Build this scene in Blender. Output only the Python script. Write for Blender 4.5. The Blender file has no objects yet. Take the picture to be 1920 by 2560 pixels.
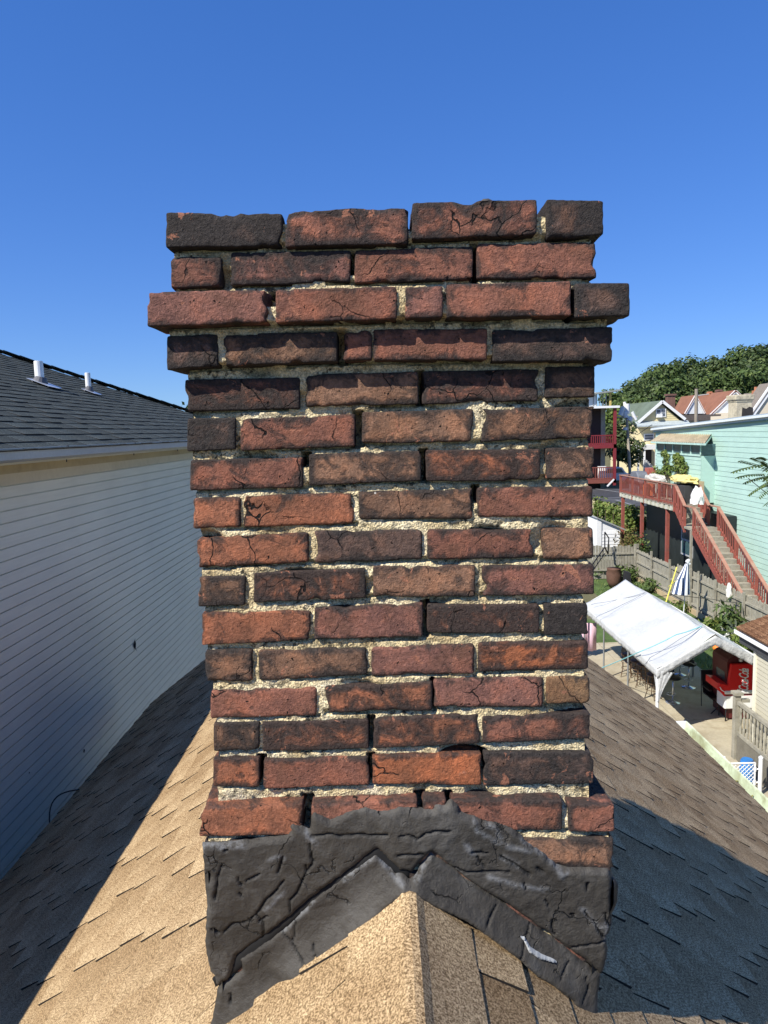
import bpy, bmesh, math, random
import numpy as np
from mathutils import Vector, Matrix, noise
sc = bpy.context.scene
col = sc.collection
rnd = random.Random(7)

# ------------------------------------------------------------------ camera, sky, sun, exposure
F = 1776.0; TH = math.radians(6.49); RL = math.radians(1.6); H = 8.5
_R0 = np.array([1, 0, 0.]); _U0 = np.array([0, math.sin(TH), math.cos(TH)]); FW = np.array([0, math.cos(TH), -math.sin(TH)])
RT = _R0*math.cos(RL) - _U0*math.sin(RL); UP = _U0*math.cos(RL) + _R0*math.sin(RL)
cam_d = bpy.data.cameras.new('camera'); cam = bpy.data.objects.new('camera', cam_d); col.objects.link(cam)
cam_d.sensor_fit = 'HORIZONTAL'; cam_d.sensor_width = 36; cam_d.lens = 36*F/1920
cam_d.clip_start = 0.05; cam_d.clip_end = 2000
cam.matrix_world = Matrix(((RT[0], UP[0], -FW[0], 0), (RT[1], UP[1], -FW[1], 0), (RT[2], UP[2], -FW[2], H), (0, 0, 0, 1)))
sc.camera = cam
LDIR = Vector((1, .785, -1.30))
ELEV = math.atan2(1.30, math.hypot(1, .785))
w = bpy.data.worlds.new("World"); sc.world = w; w.use_nodes = True
nt = w.node_tree; nt.nodes.clear()
sky = nt.nodes.new('ShaderNodeTexSky'); sky.sky_type = 'NISHITA'; sky.sun_disc = False
sky.sun_elevation = ELEV; sky.sun_rotation = math.atan2(-1, -.785) % (2*math.pi)
sky.air_density = 1.0; sky.dust_density = 0.0; sky.ozone_density = 3.5; sky.altitude = 200
hs = nt.nodes.new('ShaderNodeHueSaturation'); hs.inputs['Saturation'].default_value = 1.28; hs.inputs['Hue'].default_value = 0.510
bg = nt.nodes.new('ShaderNodeBackground'); bg.inputs['Strength'].default_value = 0.15
wo = nt.nodes.new('ShaderNodeOutputWorld')
nt.links.new(sky.outputs[0], hs.inputs['Color']); gm = nt.nodes.new('ShaderNodeGamma'); gm.inputs[1].default_value = .60
vm = nt.nodes.new('ShaderNodeVectorMath'); vm.operation = 'MULTIPLY'; vm.inputs[1].default_value = (.52, .80, 1.34)
nt.links.new(hs.outputs[0], gm.inputs[0]); nt.links.new(gm.outputs[0], vm.inputs[0]); nt.links.new(vm.outputs[0], bg.inputs[0]); nt.links.new(bg.outputs[0], wo.inputs[0])
sl = bpy.data.lights.new('sun', 'SUN'); sun = bpy.data.objects.new('sun', sl); col.objects.link(sun)
sl.energy = 5.0; sl.angle = math.radians(0.5); sl.color = (1, .955, .87)
sun.rotation_euler = LDIR.to_track_quat('-Z', 'Y').to_euler(); sun.location = (-20, -15, 30)
sc.view_settings.view_transform = 'Standard'; sc.view_settings.look = 'None'; sc.view_settings.exposure = 0.55; sc.view_settings.gamma = 1
sc.view_settings.use_curve_mapping = False

def ray(px, py): return RT*(px-960)/F + UP*(1280-py)/F + FW
CAM = np.array([0, 0, H])
def A(px, py, x=None, y=None, z=None):
    d = ray(px, py)
    t = x/d[0] if x is not None else (y/d[1] if y is not None else (z-H)/d[2])
    return Vector(CAM + d*t)
def Apl(px, py, p0, n):
    d = ray(px, py); return Vector(CAM + d*(((np.array(p0)-CAM) @ np.array(n))/(d @ np.array(n))))

# ------------------------------------------------------------------ materials
def newmat(name):
    m = bpy.data.materials.new(name); m.use_nodes = True
    t = m.node_tree; b = t.nodes['Principled BSDF']
    return m, t, b
def N(t, ty, **kw):
    n = t.nodes.new(ty)
    for k, v in kw.items():
        if k.startswith('i_'):
            key = k[2:]
            n.inputs[int(key) if key.isdigit() else key].default_value = v
        else: setattr(n, k, v)
    return n
def L(t, a, b): t.links.new(a, b)
def rgb(c): return (c[0], c[1], c[2], 1)
def ramp(t, fac, stops):
    r = t.nodes.new('ShaderNodeValToRGB'); L(t, fac, r.inputs[0])
    e = r.color_ramp.elements
    while len(e) < len(stops): e.new(.5)
    for i, (p, c) in enumerate(stops):
        e[i].position = p; e[i].color = rgb(c) if hasattr(c, '__len__') else (c, c, c, 1)
    return r.outputs[0]
def math_(t, op, a, b=None, clamp=False):
    n = t.nodes.new('ShaderNodeMath'); n.operation = op; n.use_clamp = clamp
    for i, v in enumerate((a, b)):
        if v is None: continue
        if isinstance(v, (int, float)): n.inputs[i].default_value = v
        else: L(t, v, n.inputs[i])
    return n.outputs[0]
def mix(t, f, a, b, bt='MIX'):
    n = t.nodes.new('ShaderNodeMix'); n.data_type = 'RGBA'; n.blend_type = bt
    for i, v in ((0, f), (6, a), (7, b)):
        if isinstance(v, (int, float)): n.inputs[i].default_value = v
        elif hasattr(v, 'default_value') or hasattr(v, 'node'): L(t, v, n.inputs[i])
        else: n.inputs[i].default_value = rgb(v)
    return n.outputs[2]
def coords(t, rnd_off=False):
    tc = N(t, 'ShaderNodeTexCoord')
    if not rnd_off: return tc.outputs['Object']
    oi = N(t, 'ShaderNodeObjectInfo')
    vm = N(t, 'ShaderNodeVectorMath', operation='MULTIPLY_ADD')
    cb = N(t, 'ShaderNodeCombineXYZ'); 
    for i in range(3): L(t, oi.outputs['Random'], cb.inputs[i])
    L(t, cb.outputs[0], vm.inputs[0]); vm.inputs[1].default_value = (17, 31, 23); L(t, tc.outputs['Object'], vm.inputs[2])
    return vm.outputs[0]
def noi(t, co, s, d=4, r=.55, dist=0):
    n = N(t, 'ShaderNodeTexNoise'); n.inputs['Scale'].default_value = s; n.inputs['Detail'].default_value = d
    n.inputs['Roughness'].default_value = r; n.inputs['Distortion'].default_value = dist; L(t, co, n.inputs['Vector']); return n.outputs[0]
def bump(t, b, h, dist, st=1.0, prev=None):
    n = N(t, 'ShaderNodeBump'); n.inputs['Distance'].default_value = dist; n.inputs['Strength'].default_value = st
    L(t, h, n.inputs['Height'])
    if prev is not None: L(t, prev, n.inputs['Normal'])
    L(t, n.outputs[0], b.inputs['Normal']); return n.outputs[0]
_mc = {}
def M(name, c, rough=.7, var=.25, s=6, fine=60, bmp=.0, spec=.3, metal=0, tone=False, dirt=None, randcol=0):
    """plain procedural material: colour, mottling, grain, dirt"""
    if name in _mc: return _mc[name]
    m, t, b = newmat(name); co = coords(t, True)
    n1 = noi(t, co, s, 5, .6); n2 = noi(t, co, fine, 3, .6)
    f = math_(t, 'ADD', math_(t, 'MULTIPLY', n1, .6), math_(t, 'MULTIPLY', n2, .4))
    lo = [x*(1-var) for x in c]; hi = [min(1, x*(1+var)) for x in c]
    cc = ramp(t, f, [(.32, lo), (.68, hi)])
    if dirt:
        d = noi(t, co, s*.7, 6, .7, .4); cc = mix(t, ramp(t, d, [(.5, 0), (.66, dirt[1])]), cc, dirt[0])
    if tone:
        at = N(t, 'ShaderNodeAttribute', attribute_name='tone')
        cc = mix(t, 1.0, cc, ramp(t, at.outputs['Fac'], [(0, .55), (1, 1.35)]), 'MULTIPLY')
    if randcol:
        oi = N(t, 'ShaderNodeObjectInfo'); cc = mix(t, 1.0, cc, ramp(t, oi.outputs['Random'], [(0, 1-randcol), (1, 1.0)]), 'MULTIPLY')
    L(t, cc, b.inputs['Base Color']); b.inputs['Roughness'].default_value = rough
    b.inputs['Specular IOR Level'].default_value = spec; b.inputs['Metallic'].default_value = metal
    if bmp: bump(t, b, n2, bmp)
    _mc[name] = m; return m

def brick_material():
    m, t, b = newmat('old_brick'); co = coords(t, True)
    oi = N(t, 'ShaderNodeObjectInfo')
    n1 = noi(t, co, 22, 5, .6); n2 = noi(t, co, 150, 4, .65); n3 = noi(t, co, 9, 4, .6, .6)
    base = mix(t, 1.0, oi.outputs['Color'], ramp(t, n1, [(.3, (.62, .66, .72)), (.5, (1, 1, 1)), (.7, (1.35, 1.18, 1.05))]), 'MULTIPLY')
    base = mix(t, 1.0, base, ramp(t, n2, [(.3, .7), (.7, 1.3)]), 'MULTIPLY')
    # brownish burnt bands
    nb = noi(t, co, 12, 3, .5, .3)
    base = mix(t, ramp(t, nb, [(.5, 0), (.68, .55)]), base, (.115, .058, .034))
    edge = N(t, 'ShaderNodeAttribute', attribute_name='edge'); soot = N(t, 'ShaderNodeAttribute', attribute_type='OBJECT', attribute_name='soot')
    e = math_(t, 'MULTIPLY', edge.outputs['Fac'], math_(t, 'MULTIPLY', noi(t, co, 11, 3), .36))  # pushes the mask darker towards brick edges, uneven by noise
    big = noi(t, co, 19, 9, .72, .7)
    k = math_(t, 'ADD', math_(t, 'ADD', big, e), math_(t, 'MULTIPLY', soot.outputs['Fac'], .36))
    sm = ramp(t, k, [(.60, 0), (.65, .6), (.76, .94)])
    soot_edge_c = ramp(t, n2, [(.3, (.018, .016, .015)), (.7, (.050, .044, .040))])
    base = mix(t, sm, base, soot_edge_c)
    # spalled pink-orange patches with hard edges, as on burnt faces
    spn = noi(t, co, 26, 6, .68, .5)
    base = mix(t, ramp(t, spn, [(.63, 0), (.655, .7)]), base, mix(t, n2, (.36, .135, .075), (.46, .21, .13)))
    # cracks
    nv = N(t, 'ShaderNodeTexNoise'); nv.inputs['Scale'].default_value = 35; L(t, co, nv.inputs['Vector'])
    va = N(t, 'ShaderNodeVectorMath', operation='MULTIPLY_ADD'); L(t, nv.outputs['Color'], va.inputs[0]); va.inputs[1].default_value = (.03, .03, .03); L(t, co, va.inputs[2])
    vo = N(t, 'ShaderNodeTexVoronoi', feature='DISTANCE_TO_EDGE'); vo.inputs['Scale'].default_value = 10; L(t, va.outputs[0], vo.inputs['Vector'])
    cr = ramp(t, vo.outputs['Distance'], [(.0, 1), (.005, 1), (.012, 0)])
    crm = ramp(t, noi(t, co, 7, 2), [(.56, 0), (.61, 1)])
    crack = math_(t, 'MULTIPLY', cr, crm)
    # pits
    vp = N(t, 'ShaderNodeTexVoronoi'); vp.inputs['Scale'].default_value = 95; L(t, va.outputs[0], vp.inputs['Vector'])
    pit = math_(t, 'MULTIPLY', ramp(t, vp.outputs['Distance'], [(.10, 1), (.2, 0)]), ramp(t, noi(t, co, 45, 2), [(.55, 0), (.62, 1)]))
    dk = math_(t, 'MAXIMUM', crack, pit)
    base = mix(t, dk, base, (.012, .009, .008))
    # rare pale lime specks
    vs = N(t, 'ShaderNodeTexVoronoi'); vs.inputs['Scale'].default_value = 40; L(t, co, vs.inputs['Vector'])
    sp = math_(t, 'MULTIPLY', ramp(t, vs.outputs['Distance'], [(.05, 1), (.09, 0)]), ramp(t, noi(t, co, 17, 1), [(.66, 0), (.68, 1)]))
    base = mix(t, sp, base, (.5, .47, .42))
    L(t, base, b.inputs['Base Color']); b.inputs['Roughness'].default_value = .85; b.inputs['Specular IOR Level'].default_value = .25
    hgt = math_(t, 'SUBTRACT', math_(t, 'ADD', noi(t, co, 150, 7, .66, .6), math_(t, 'MULTIPLY', noi(t, co, 420, 3, .7), .35)), math_(t, 'MULTIPLY', dk, 1.4))
    hgt = math_(t, 'ADD', hgt, math_(t, 'MULTIPLY', sm, -.25))
    bump(t, b, hgt, .0055, .95)
    return m
def mortar_material():
    m, t, b = newmat('old_mortar'); co = coords(t)
    n1 = noi(t, co, 12, 5, .6); n2 = noi(t, co, 260, 3, .7)
    c = ramp(t, n1, [(.35, (.50, .38, .20)), (.5, (.76, .62, .36)), (.68, (.85, .74, .50))])
    v = N(t, 'ShaderNodeTexVoronoi'); v.inputs['Scale'].default_value = 260; L(t, co, v.inputs['Vector'])
    c = mix(t, 1.0, c, ramp(t, n2, [(.35, .5), (.6, 1.12)]), 'MULTIPLY')
    dm = math_(t, 'MULTIPLY', ramp(t, noi(t, co, 90, 5, .7), [(.53, 0), (.60, 1)]), ramp(t, noi(t, co, 10, 3), [(.38, .2), (.60, 1)]))
    c = mix(t, dm, c, (.065, .06, .045))
    # greenish lichen traces
    c = mix(t, ramp(t, noi(t, co, 16, 5, .7), [(.63, 0), (.70, .6)]), c, (.12, .12, .06))
    L(t, c, b.inputs['Base Color']); b.inputs['Roughness'].default_value = .95; b.inputs['Specular IOR Level'].default_value = .15
    h = math_(t, 'ADD', v.outputs['Distance'], math_(t, 'MULTIPLY', n2, 1.2)); h = math_(t, 'SUBTRACT', h, dm)
    bump(t, b, h, .003, .8); return m
def tar_material():
    m, t, b = newmat('roof_tar'); co = coords(t)
    n1 = noi(t, co, 9, 6, .65, .5); n2 = noi(t, co, 60, 6, .7)
    c = ramp(t, n1, [(.35, (.034, .030, .025)), (.52, (.052, .047, .040)), (.7, (.088, .083, .075))])
    mp = N(t, 'ShaderNodeMapping'); mp.inputs['Rotation'].default_value = (0, .7, 0); mp.inputs['Scale'].default_value = (1, 1, 3.5); L(t, co, mp.inputs['Vector'])
    st = noi(t, mp.outputs[0], 14, 6, .7, 1.2)
    c = mix(t, ramp(t, st, [(.64, 0), (.76, .4)]), c, (.18, .18, .175))
    c = mix(t, ramp(t, n2, [(.62, 0), (.72, .35)]), c, (.11, .095, .075))
    nv = N(t, 'ShaderNodeTexNoise'); nv.inputs['Scale'].default_value = 16; nv.inputs['Detail'].default_value = 6; L(t, co, nv.inputs['Vector'])
    va = N(t, 'ShaderNodeVectorMath', operation='MULTIPLY_ADD'); L(t, nv.outputs['Color'], va.inputs[0]); va.inputs[1].default_value = (.09, .09, .09); L(t, co, va.inputs[2])
    vo = N(t, 'ShaderNodeTexVoronoi', feature='DISTANCE_TO_EDGE'); vo.inputs['Scale'].default_value = 13; L(t, va.outputs[0], vo.inputs['Vector'])
    cr = math_(t, 'MULTIPLY', ramp(t, vo.outputs['Distance'], [(0, 1), (.008, .9), (.022, 0)]), ramp(t, noi(t, co, 8, 3, .6), [(.56, 0), (.62, 1)]))
    c = mix(t, cr, c, (.008, .008, .008))
    ca = N(t, 'ShaderNodeAttribute', attribute_name='crevice'); sa_ = N(t, 'ShaderNodeAttribute', attribute_name='smear')
    c = mix(t, math_(t, 'MULTIPLY', sa_.outputs['Fac'], ramp(t, noi(t, co, 70, 5, .7), [(.38, 0), (.55, .9)])), c, (.20, .205, .21))
    c = mix(t, ca.outputs['Fac'], c, (.007, .007, .007))
    L(t, c, b.inputs['Base Color']); b.inputs['Specular IOR Level'].default_value = .26
    L(t, ramp(t, n2, [(.3, .42), (.7, .75)]), b.inputs['Roughness'])
    h = math_(t, 'SUBTRACT', math_(t, 'ADD', n2, math_(t, 'MULTIPLY', noi(t, co, 20, 4, .6, .8), .8)), math_(t, 'MULTIPLY', cr, 1.6))
    bump(t, b, h, .006, .75); return m
def granule_material(name, dark, mid, light, scale=230, patch=3.0, patchc=(.6, .55, .5)):
    m, t, b = newmat(name); co = coords(t)
    g = noi(t, co, scale, 3, .75); g2 = noi(t, co, scale*2.7, 2, .6)
    k = math_(t, 'ADD', math_(t, 'MULTIPLY', g, .6), math_(t, 'MULTIPLY', g2, .4))
    c = ramp(t, k, [(.41, dark), (.495, mid), (.575, light)])
    at = N(t, 'ShaderNodeAttribute', attribute_name='tone')
    c = mix(t, 1.0, c, ramp(t, at.outputs['Fac'], [(0, (.74, .70, .66)), (1, (1.08, 1.08, 1.08))]), 'MULTIPLY')
    p = noi(t, co, patch, 5, .6, .3)
    c = mix(t, 1.0, c, ramp(t, p, [(.36, patchc), (.6, (1.05, 1.05, 1.05))]), 'MULTIPLY')
    L(t, c, b.inputs['Base Color']); b.inputs['Roughness'].default_value = .95; b.inputs['Specular IOR Level'].default_value = .15
    bump(t, b, k, .0022, .7); return m
def siding_material(name, c, rough=.55, var=.06, streak=.12, dirt=(.25, .24, .2)):
    m, t, b = newmat(name); co = coords(t)
    mp = N(t, 'ShaderNodeMapping'); mp.inputs['Scale'].default_value = (1, .35, 8); L(t, co, mp.inputs['Vector'])
    n1 = noi(t, co, 1.1, 6, .6); n2 = noi(t, mp.outputs[0], 5, 5, .65)
    f = math_(t, 'ADD', math_(t, 'MULTIPLY', n1, .5), math_(t, 'MULTIPLY', n2, .5))
    cc = ramp(t, f, [(.35, [x*(1-var*2) for x in c]), (.62, [min(1, x*(1+var)) for x in c])])
    cc = mix(t, ramp(t, noi(t, co, .8, 7, .7, .4), [(.5, 0), (.75, streak)]), cc, dirt)
    L(t, cc, b.inputs['Base Color']); b.inputs['Roughness'].default_value = rough; b.inputs['Specular IOR Level'].default_value = .3
    bump(t, b, noi(t, mp.outputs[0], 60, 3), .0008, .4); return m
def leaf_material(name, c1, c2, c3):
    m, t, b = newmat(name); at = N(t, 'ShaderNodeAttribute', attribute_name='tone'); co = coords(t, True)
    c = ramp(t, math_(t, 'ADD', math_(t, 'MULTIPLY', at.outputs['Fac'], .6), math_(t, 'MULTIPLY', noi(t, co, .5, 3), .4)), [(.2, c1), (.5, c2), (.85, c3)])
    L(t, c, b.inputs['Base Color']); b.inputs['Roughness'].default_value = .55; b.inputs['Specular IOR Level'].default_value = .3
    tr = N(t, 'ShaderNodeBsdfTranslucent'); L(t, c, tr.inputs[0]); ms = N(t, 'ShaderNodeMixShader'); ms.inputs[0].default_value = .25
    L(t, b.outputs[0], ms.inputs[1]); L(t, tr.outputs[0], ms.inputs[2])
    L(t, ms.outputs[0], t.nodes['Material Output'].inputs[0]); return m
MAT_BRICK = brick_material(); MAT_MORTAR = mortar_material(); MAT_TAR = tar_material()
MAT_TAN = granule_material('tan_granules', (.11, .070, .036), (.355, .250, .136), (.70, .535, .32), 225, 2.6, (.72, .66, .60))
MAT_CHAR = granule_material('charcoal_granules', (.022, .027, .026), (.055, .066, .062), (.11, .125, .118), 90, 2.0, (.7, .75, .8))
MAT_BROWNR = granule_material('brown_granules', (.10, .05, .028), (.21, .115, .062), (.34, .2, .11), 25, .8, (.6, .5, .45))
MAT_LEAF = leaf_material('leaf_green', (.03, .05, .016), (.075, .12, .032), (.16, .21, .06))
MAT_LEAFD = leaf_material('leaf_dark', (.024, .042, .016), (.060, .095, .030), (.13, .165, .055))
MAT_LEAFY = leaf_material('leaf_yellow_green', (.05, .08, .015), (.13, .19, .04), (.28, .30, .08))
MAT_LEAFR = leaf_material('leaf_reddish', (.07, .05, .02), (.16, .11, .04), (.20, .20, .06))
MAT_WHITE = M('white_paint', (.78, .78, .76), .5, .06)
MAT_BARK = M('bark', (.10, .075, .05), .9, .4, 8, 40, .01)

# ------------------------------------------------------------------ object helpers
def put(o, label=None, cat=None, group=None, kind=None):
    if label: o['label'] = label
    if cat: o['category'] = cat
    if group: o['group'] = group
    if kind: o['kind'] = kind
    return o
def empty(name, loc, label, cat, group=None):
    o = bpy.data.objects.new(name, None); col.objects.link(o); o.location = loc; o.empty_display_size = .2
    return put(o, label, cat, group)
def link(name, me, mat, parent=None, smooth=False, center=False):
    if smooth: me.polygons.foreach_set('use_smooth', [True]*len(me.polygons))
    if mat and not me.materials: me.materials.append(mat)
    o = bpy.data.objects.new(name, me); col.objects.link(o)
    if parent is not None:
        o.parent = parent; o.matrix_parent_inverse = Matrix.Translation(-wloc(parent))
    return o
def wloc(o):
    return o.location.copy()
def meshdata(name, v, f, tone=None):
    me = bpy.data.meshes.new(name); me.from_pydata([tuple(p) for p in v], [], f); me.update()
    if tone is not None:
        a = me.attributes.new('tone', 'FLOAT', 'FACE'); a.data.foreach_set('value', tone)
    return me
class MB:
    def __init__(s): s.v = []; s.f = []; s.t = []
    def add(s, v, f, tone=.5):
        n = len(s.v); s.v += [tuple(p) for p in v]; s.f += [tuple(i+n for i in q) for q in f]; s.t += [tone]*len(f); return s
    def hexa(s, p, tone=.5):   # 8 pts: bottom 4, top 4
        return s.add(p, [(0, 3, 2, 1), (4, 5, 6, 7), (0, 1, 5, 4), (1, 2, 6, 5), (2, 3, 7, 6), (3, 0, 4, 7)], tone)
    def box(s, a, b, tone=.5):
        x0, y0, z0 = a; x1, y1, z1 = b
        return s.hexa([(x0, y0, z0), (x1, y0, z0), (x1, y1, z0), (x0, y1, z0), (x0, y0, z1), (x1, y0, z1), (x1, y1, z1), (x0, y1, z1)], tone)
    def beam(s, p, q, w, h=None, tone=.5):
        p = Vector(p); q = Vector(q); h = h or w; d = (q-p).normalized()
        up = Vector((0, 0, 1)) if abs(d.z) < .95 else Vector((0, 1, 0))
        a = d.cross(up).normalized()*w/2; c = a.cross(d).normalized()*h/2
        return s.hexa([p-a-c, p+a-c, q+a-c, q-a-c, p-a+c, p+a+c, q+a+c, q-a+c], tone)
    def tube(s, p, q, r, r2=None, n=8, tone=.5):
        p = Vector(p); q = Vector(q); r2 = r if r2 is None else r2; d = (q-p).normalized()
        up = Vector((0, 0, 1)) if abs(d.z) < .95 else Vector((0, 1, 0)); a = d.cross(up).normalized(); c = a.cross(d)
        v = [p+(a*math.cos(2*math.pi*i/n)+c*math.sin(2*math.pi*i/n))*r for i in range(n)] + [q+(a*math.cos(2*math.pi*i/n)+c*math.sin(2*math.pi*i/n))*r2 for i in range(n)]
        return s.add(v, [(i, (i+1) % n, n+(i+1) % n, n+i) for i in range(n)]+[tuple(range(n-1, -1, -1)), tuple(range(n, 2*n))], tone)
    def path(s, pts, r, n=6):
        for a, b in zip(pts[:-1], pts[1:]): s.tube(a, b, r, r, n)
        return s
    def prism(s, pts, vec, tone=.5):
        n = len(pts); vec = Vector(vec); v = [Vector(p) for p in pts]; v += [p+vec for p in v]
        return s.add(v, [tuple(range(n)), tuple(range(2*n-1, n-1, -1))]+[(i, n+i, n+(i+1) % n, (i+1) % n) for i in range(n)], tone)
    def lathe(s, c, prof, n=16, tone=.5):
        v = []; c = Vector(c)
        for r, z in prof: v += [c+Vector((r*math.cos(2*math.pi*i/n), r*math.sin(2*math.pi*i/n), z)) for i in range(n)]
        f = [(k*n+i, k*n+(i+1) % n, (k+1)*n+(i+1) % n, (k+1)*n+i) for k in range(len(prof)-1) for i in range(n)]
        f += [tuple(range(n-1, -1, -1)), tuple(range((len(prof)-1)*n, len(prof)*n))]
        return s.add(v, f, tone)
    def obj(s, name, mat, parent=None, smooth=False, bev=0):
        me = meshdata(name, s.v, s.f, s.t)
        bm = bmesh.new(); bm.from_mesh(me); bmesh.ops.recalc_face_normals(bm, faces=bm.faces[:]); bm.to_mesh(me); bm.free()
        o = link(name, me, mat, parent, smooth)
        if bev:
            md = o.modifiers.new('bevel', 'BEVEL'); md.width = bev; md.segments = 2; md.limit_method = 'ANGLE'
        return o
def leaves(name, blobs, n, size, mat, parent=None, seed=1, aspect=.6, shell=.35, droop=0, kind=None):
    """many small leaf faces through the volume of the blobs, denser near their outside"""
    r = random.Random(seed); v = []; f = []; tn = []
    vol = [b[1][0]*b[1][1]*b[1][2] if hasattr(b[1], '__len__') else b[1]**3 for b in blobs]; vol = [x**.67 for x in vol]
    tot = sum(vol)
    for (c, rad), vv in zip(blobs, vol):
        rad = rad if hasattr(rad, '__len__') else (rad,)*3
        k = int(n*vv/tot)
        for _ in range(k):
            d = Vector((r.gauss(0, 1), r.gauss(0, 1), r.gauss(0, 1))).normalized()
            lump = 1+.22*noise.noise(d*2.3+Vector((seed, c[0], c[2])))+.15*noise.noise(d*6+Vector((seed*3, 0, c[1])))
            rr = lump*(1-shell*r.random()**1.5)
            p = Vector(c)+Vector((d.x*rad[0], d.y*rad[1], d.z*rad[2]))*rr
            nrm = (d*.9+Vector((r.gauss(0, 1), r.gauss(0, 1), r.gauss(0, 1)))*.5+Vector((0, 0, .35))).normalized()
            a = nrm.cross(Vector((r.random()-.5, r.random()-.5, r.random()-.5))).normalized(); b2 = nrm.cross(a)
            s_ = size*(.6+.8*r.random()); a = a*s_; b2 = b2*s_*aspect
            i = len(v); v += [p-a, p-b2*.9+a*.1, p+a, p+b2*.9+a*.1]; f.append((i, i+1, i+2, i+3)); tn.append(min(1, max(0, .5+.25*r.gauss(0, 1)+.12*d.z)))
    me = meshdata(name, v, f, tn)
    o = link(name, me, mat, parent)
    if kind: o['kind'] = kind
    return o

# ================================================================== OUR ROOF (large structure first)
PITCH = math.radians(37.5); m_ = math.tan(PITCH)
RX, RZ = .026, H-.84
pl = lambda s: ((RX, 1.22, RZ), (m_*s, 0, 1))
XL = Apl(0, 2209, *pl(-1)).x; XR = Apl(1686, 1801, *pl(1)).x; YE = Apl(1686, 1801, *pl(1)).y
YF = -1.6
house = empty('shingled_house', (RX, 2.2, 0), 'house with tan shingled gable roof whose ridge runs under the brick chimney', 'house')
print('eaves', XL, XR, YE)
def RP(s, side, y, h=0):   # point on roof: s metres down the slope from the ridge
    return Vector((RX+side*(s*math.cos(PITCH)+h*math.sin(PITCH)), y, RZ-s*math.sin(PITCH)+h*math.cos(PITCH)))
for side, xe in ((-1, XL), (1, XR)):
    Ls = abs(xe-RX)/math.cos(PITCH)
    b = MB(); b.hexa([RP(0, side, YF, -.12), RP(Ls, side, YF, -.12), RP(Ls, side, YE, -.12), RP(0, side, YE, -.12), RP(0, side, YF, -.011), RP(Ls, side, YF, 0), RP(Ls, side, YE, 0), RP(0, side, YE, -.011)])
    b.obj('roof_slope', MAT_TAN, house)
b = MB(); zb = RZ-m_*(XR-RX)-.02
b.box((XL+.35, YF+.1, 0), (XR-.4, YE-.15, zb-.1)); b.obj('wall', siding_material('house_siding', (.62, .6, .5)), house)
b = MB(); b.prism([(XL+.36, YE-.2, zb-.1), (XR-.41, YE-.2, zb-.1), (RX, YE-.2, RZ-.25)], (0, .04, 0)); b.obj('gable_wall', _mc.get('x') or M('gable_cream', (.6, .58, .48)), house)

EDGE = M('asphalt_edge', (.035, .028, .022), .95, .3)
def shingle_tabs(parent, frame, s0, s1, y0, y1, expo, wmin, wmax, hi, lo, mat, keep=None, nbig=150, view=None, slant=.02, seed=3, ty0=0):
    r = random.Random(seed); pcs = []
    ns = int((s1-s0)/expo)
    for i in range(ns):
        st = s0+i*expo; sb = st+expo; y = y0+r.random()*wmax*-1; tooth = r.random() < .5
        off = r.uniform(-slant, slant)
        while y < y1:
            wd = r.uniform(wmin, wmax); h = r.uniform(*hi) if tooth else r.uniform(*lo)
            off2 = (slant if tooth else -slant)*r.uniform(.3, 1)
            ya, yb = max(y, y0), min(y+wd, y1)
            if yb-ya > .02 and (keep is None or keep((st+sb)/2, (ya+yb)/2)):
                g = .0022
                jb = r.uniform(-.003, .003)
                v = [frame(st-.012, ya+off+g, .0003), frame(sb+jb, ya-off+g, .0003), frame(sb+jb, yb-off2-g, .0003), frame(st-.012, yb+off2-g, .0003),
                     frame(st-.012, ya+off+g, .0012), frame(sb+jb, ya-off+g, h), frame(sb+jb, yb-off2-g, h), frame(st-.012, yb+off2-g, .0012)]
                c = sum(v, Vector())/8; pcs.append((c, v, r.random()*.45+(.45 if tooth else .1), (yb-ya)*expo))
            y += wd; tooth = not tooth; off = off2
    def size(p):
        d = p[0]-Vector(CAM); dep = d.dot(Vector(FW))
        if dep < .2: return -1
        u = F*d.dot(Vector(RT))/dep+960; v2 = 1280-F*d.dot(Vector(UP))/dep
        if not (-20 < u < 1940 and -20 < v2 < 2580): return -1
        return p[3]*abs((frame(0, 0, 1)-frame(0, 0, 0)).dot(d.normalized()))/dep**2
    pcs.sort(key=lambda p: -size(p))
    F6 = [(0, 3, 2, 1), (4, 5, 6, 7), (0, 1, 5, 4), (1, 2, 6, 5), (2, 3, 7, 6), (3, 0, 4, 7)]
    for c, v, tn, _ in pcs[:nbig]:
        me = meshdata('shingle', [p-c for p in v], F6, [tn]*6); me.materials.append(mat); me.materials.append(EDGE); me.polygons.foreach_set('material_index', [0, 0, 1, 1, 1, 1]); o = link('shingle', me, mat, parent); o.location = c
    rest = MB()
    for c, v, tn, _ in pcs[nbig:]: rest.hexa(v, tn)
    if rest.v:
        me = meshdata('shingles', rest.v, rest.f, rest.t); me.materials.append(mat); me.materials.append(EDGE); me.polygons.foreach_set('material_index', [0, 0, 1, 1, 1, 1]*(len(rest.f)//6)); o = link('shingles', me, mat, parent); o['kind'] = 'stuff'
    return len(pcs)
# objects above use object coords; separately placed shingles keep their own origin, so grain differs piece to piece
for side, xe, sd in ((-1, XL, 5), (1, XR, 9)):
    Ls = abs(xe-RX)/math.cos(PITCH)+.03
    def keep(s, y, side=side):
        x = RX+side*s*math.cos(PITCH)
        return not (-.31 < x < .35 and 1.30 < y < 1.66)
    n = shingle_tabs(house, lambda s, y, h, side=side: RP(s, side, y, h), .139, Ls, .55, YE+.02, .113, .075, .24, (.0078, .0095), (.0042, .0056) , MAT_TAN, keep, 150, seed=sd)
    print('tabs', n)
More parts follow.
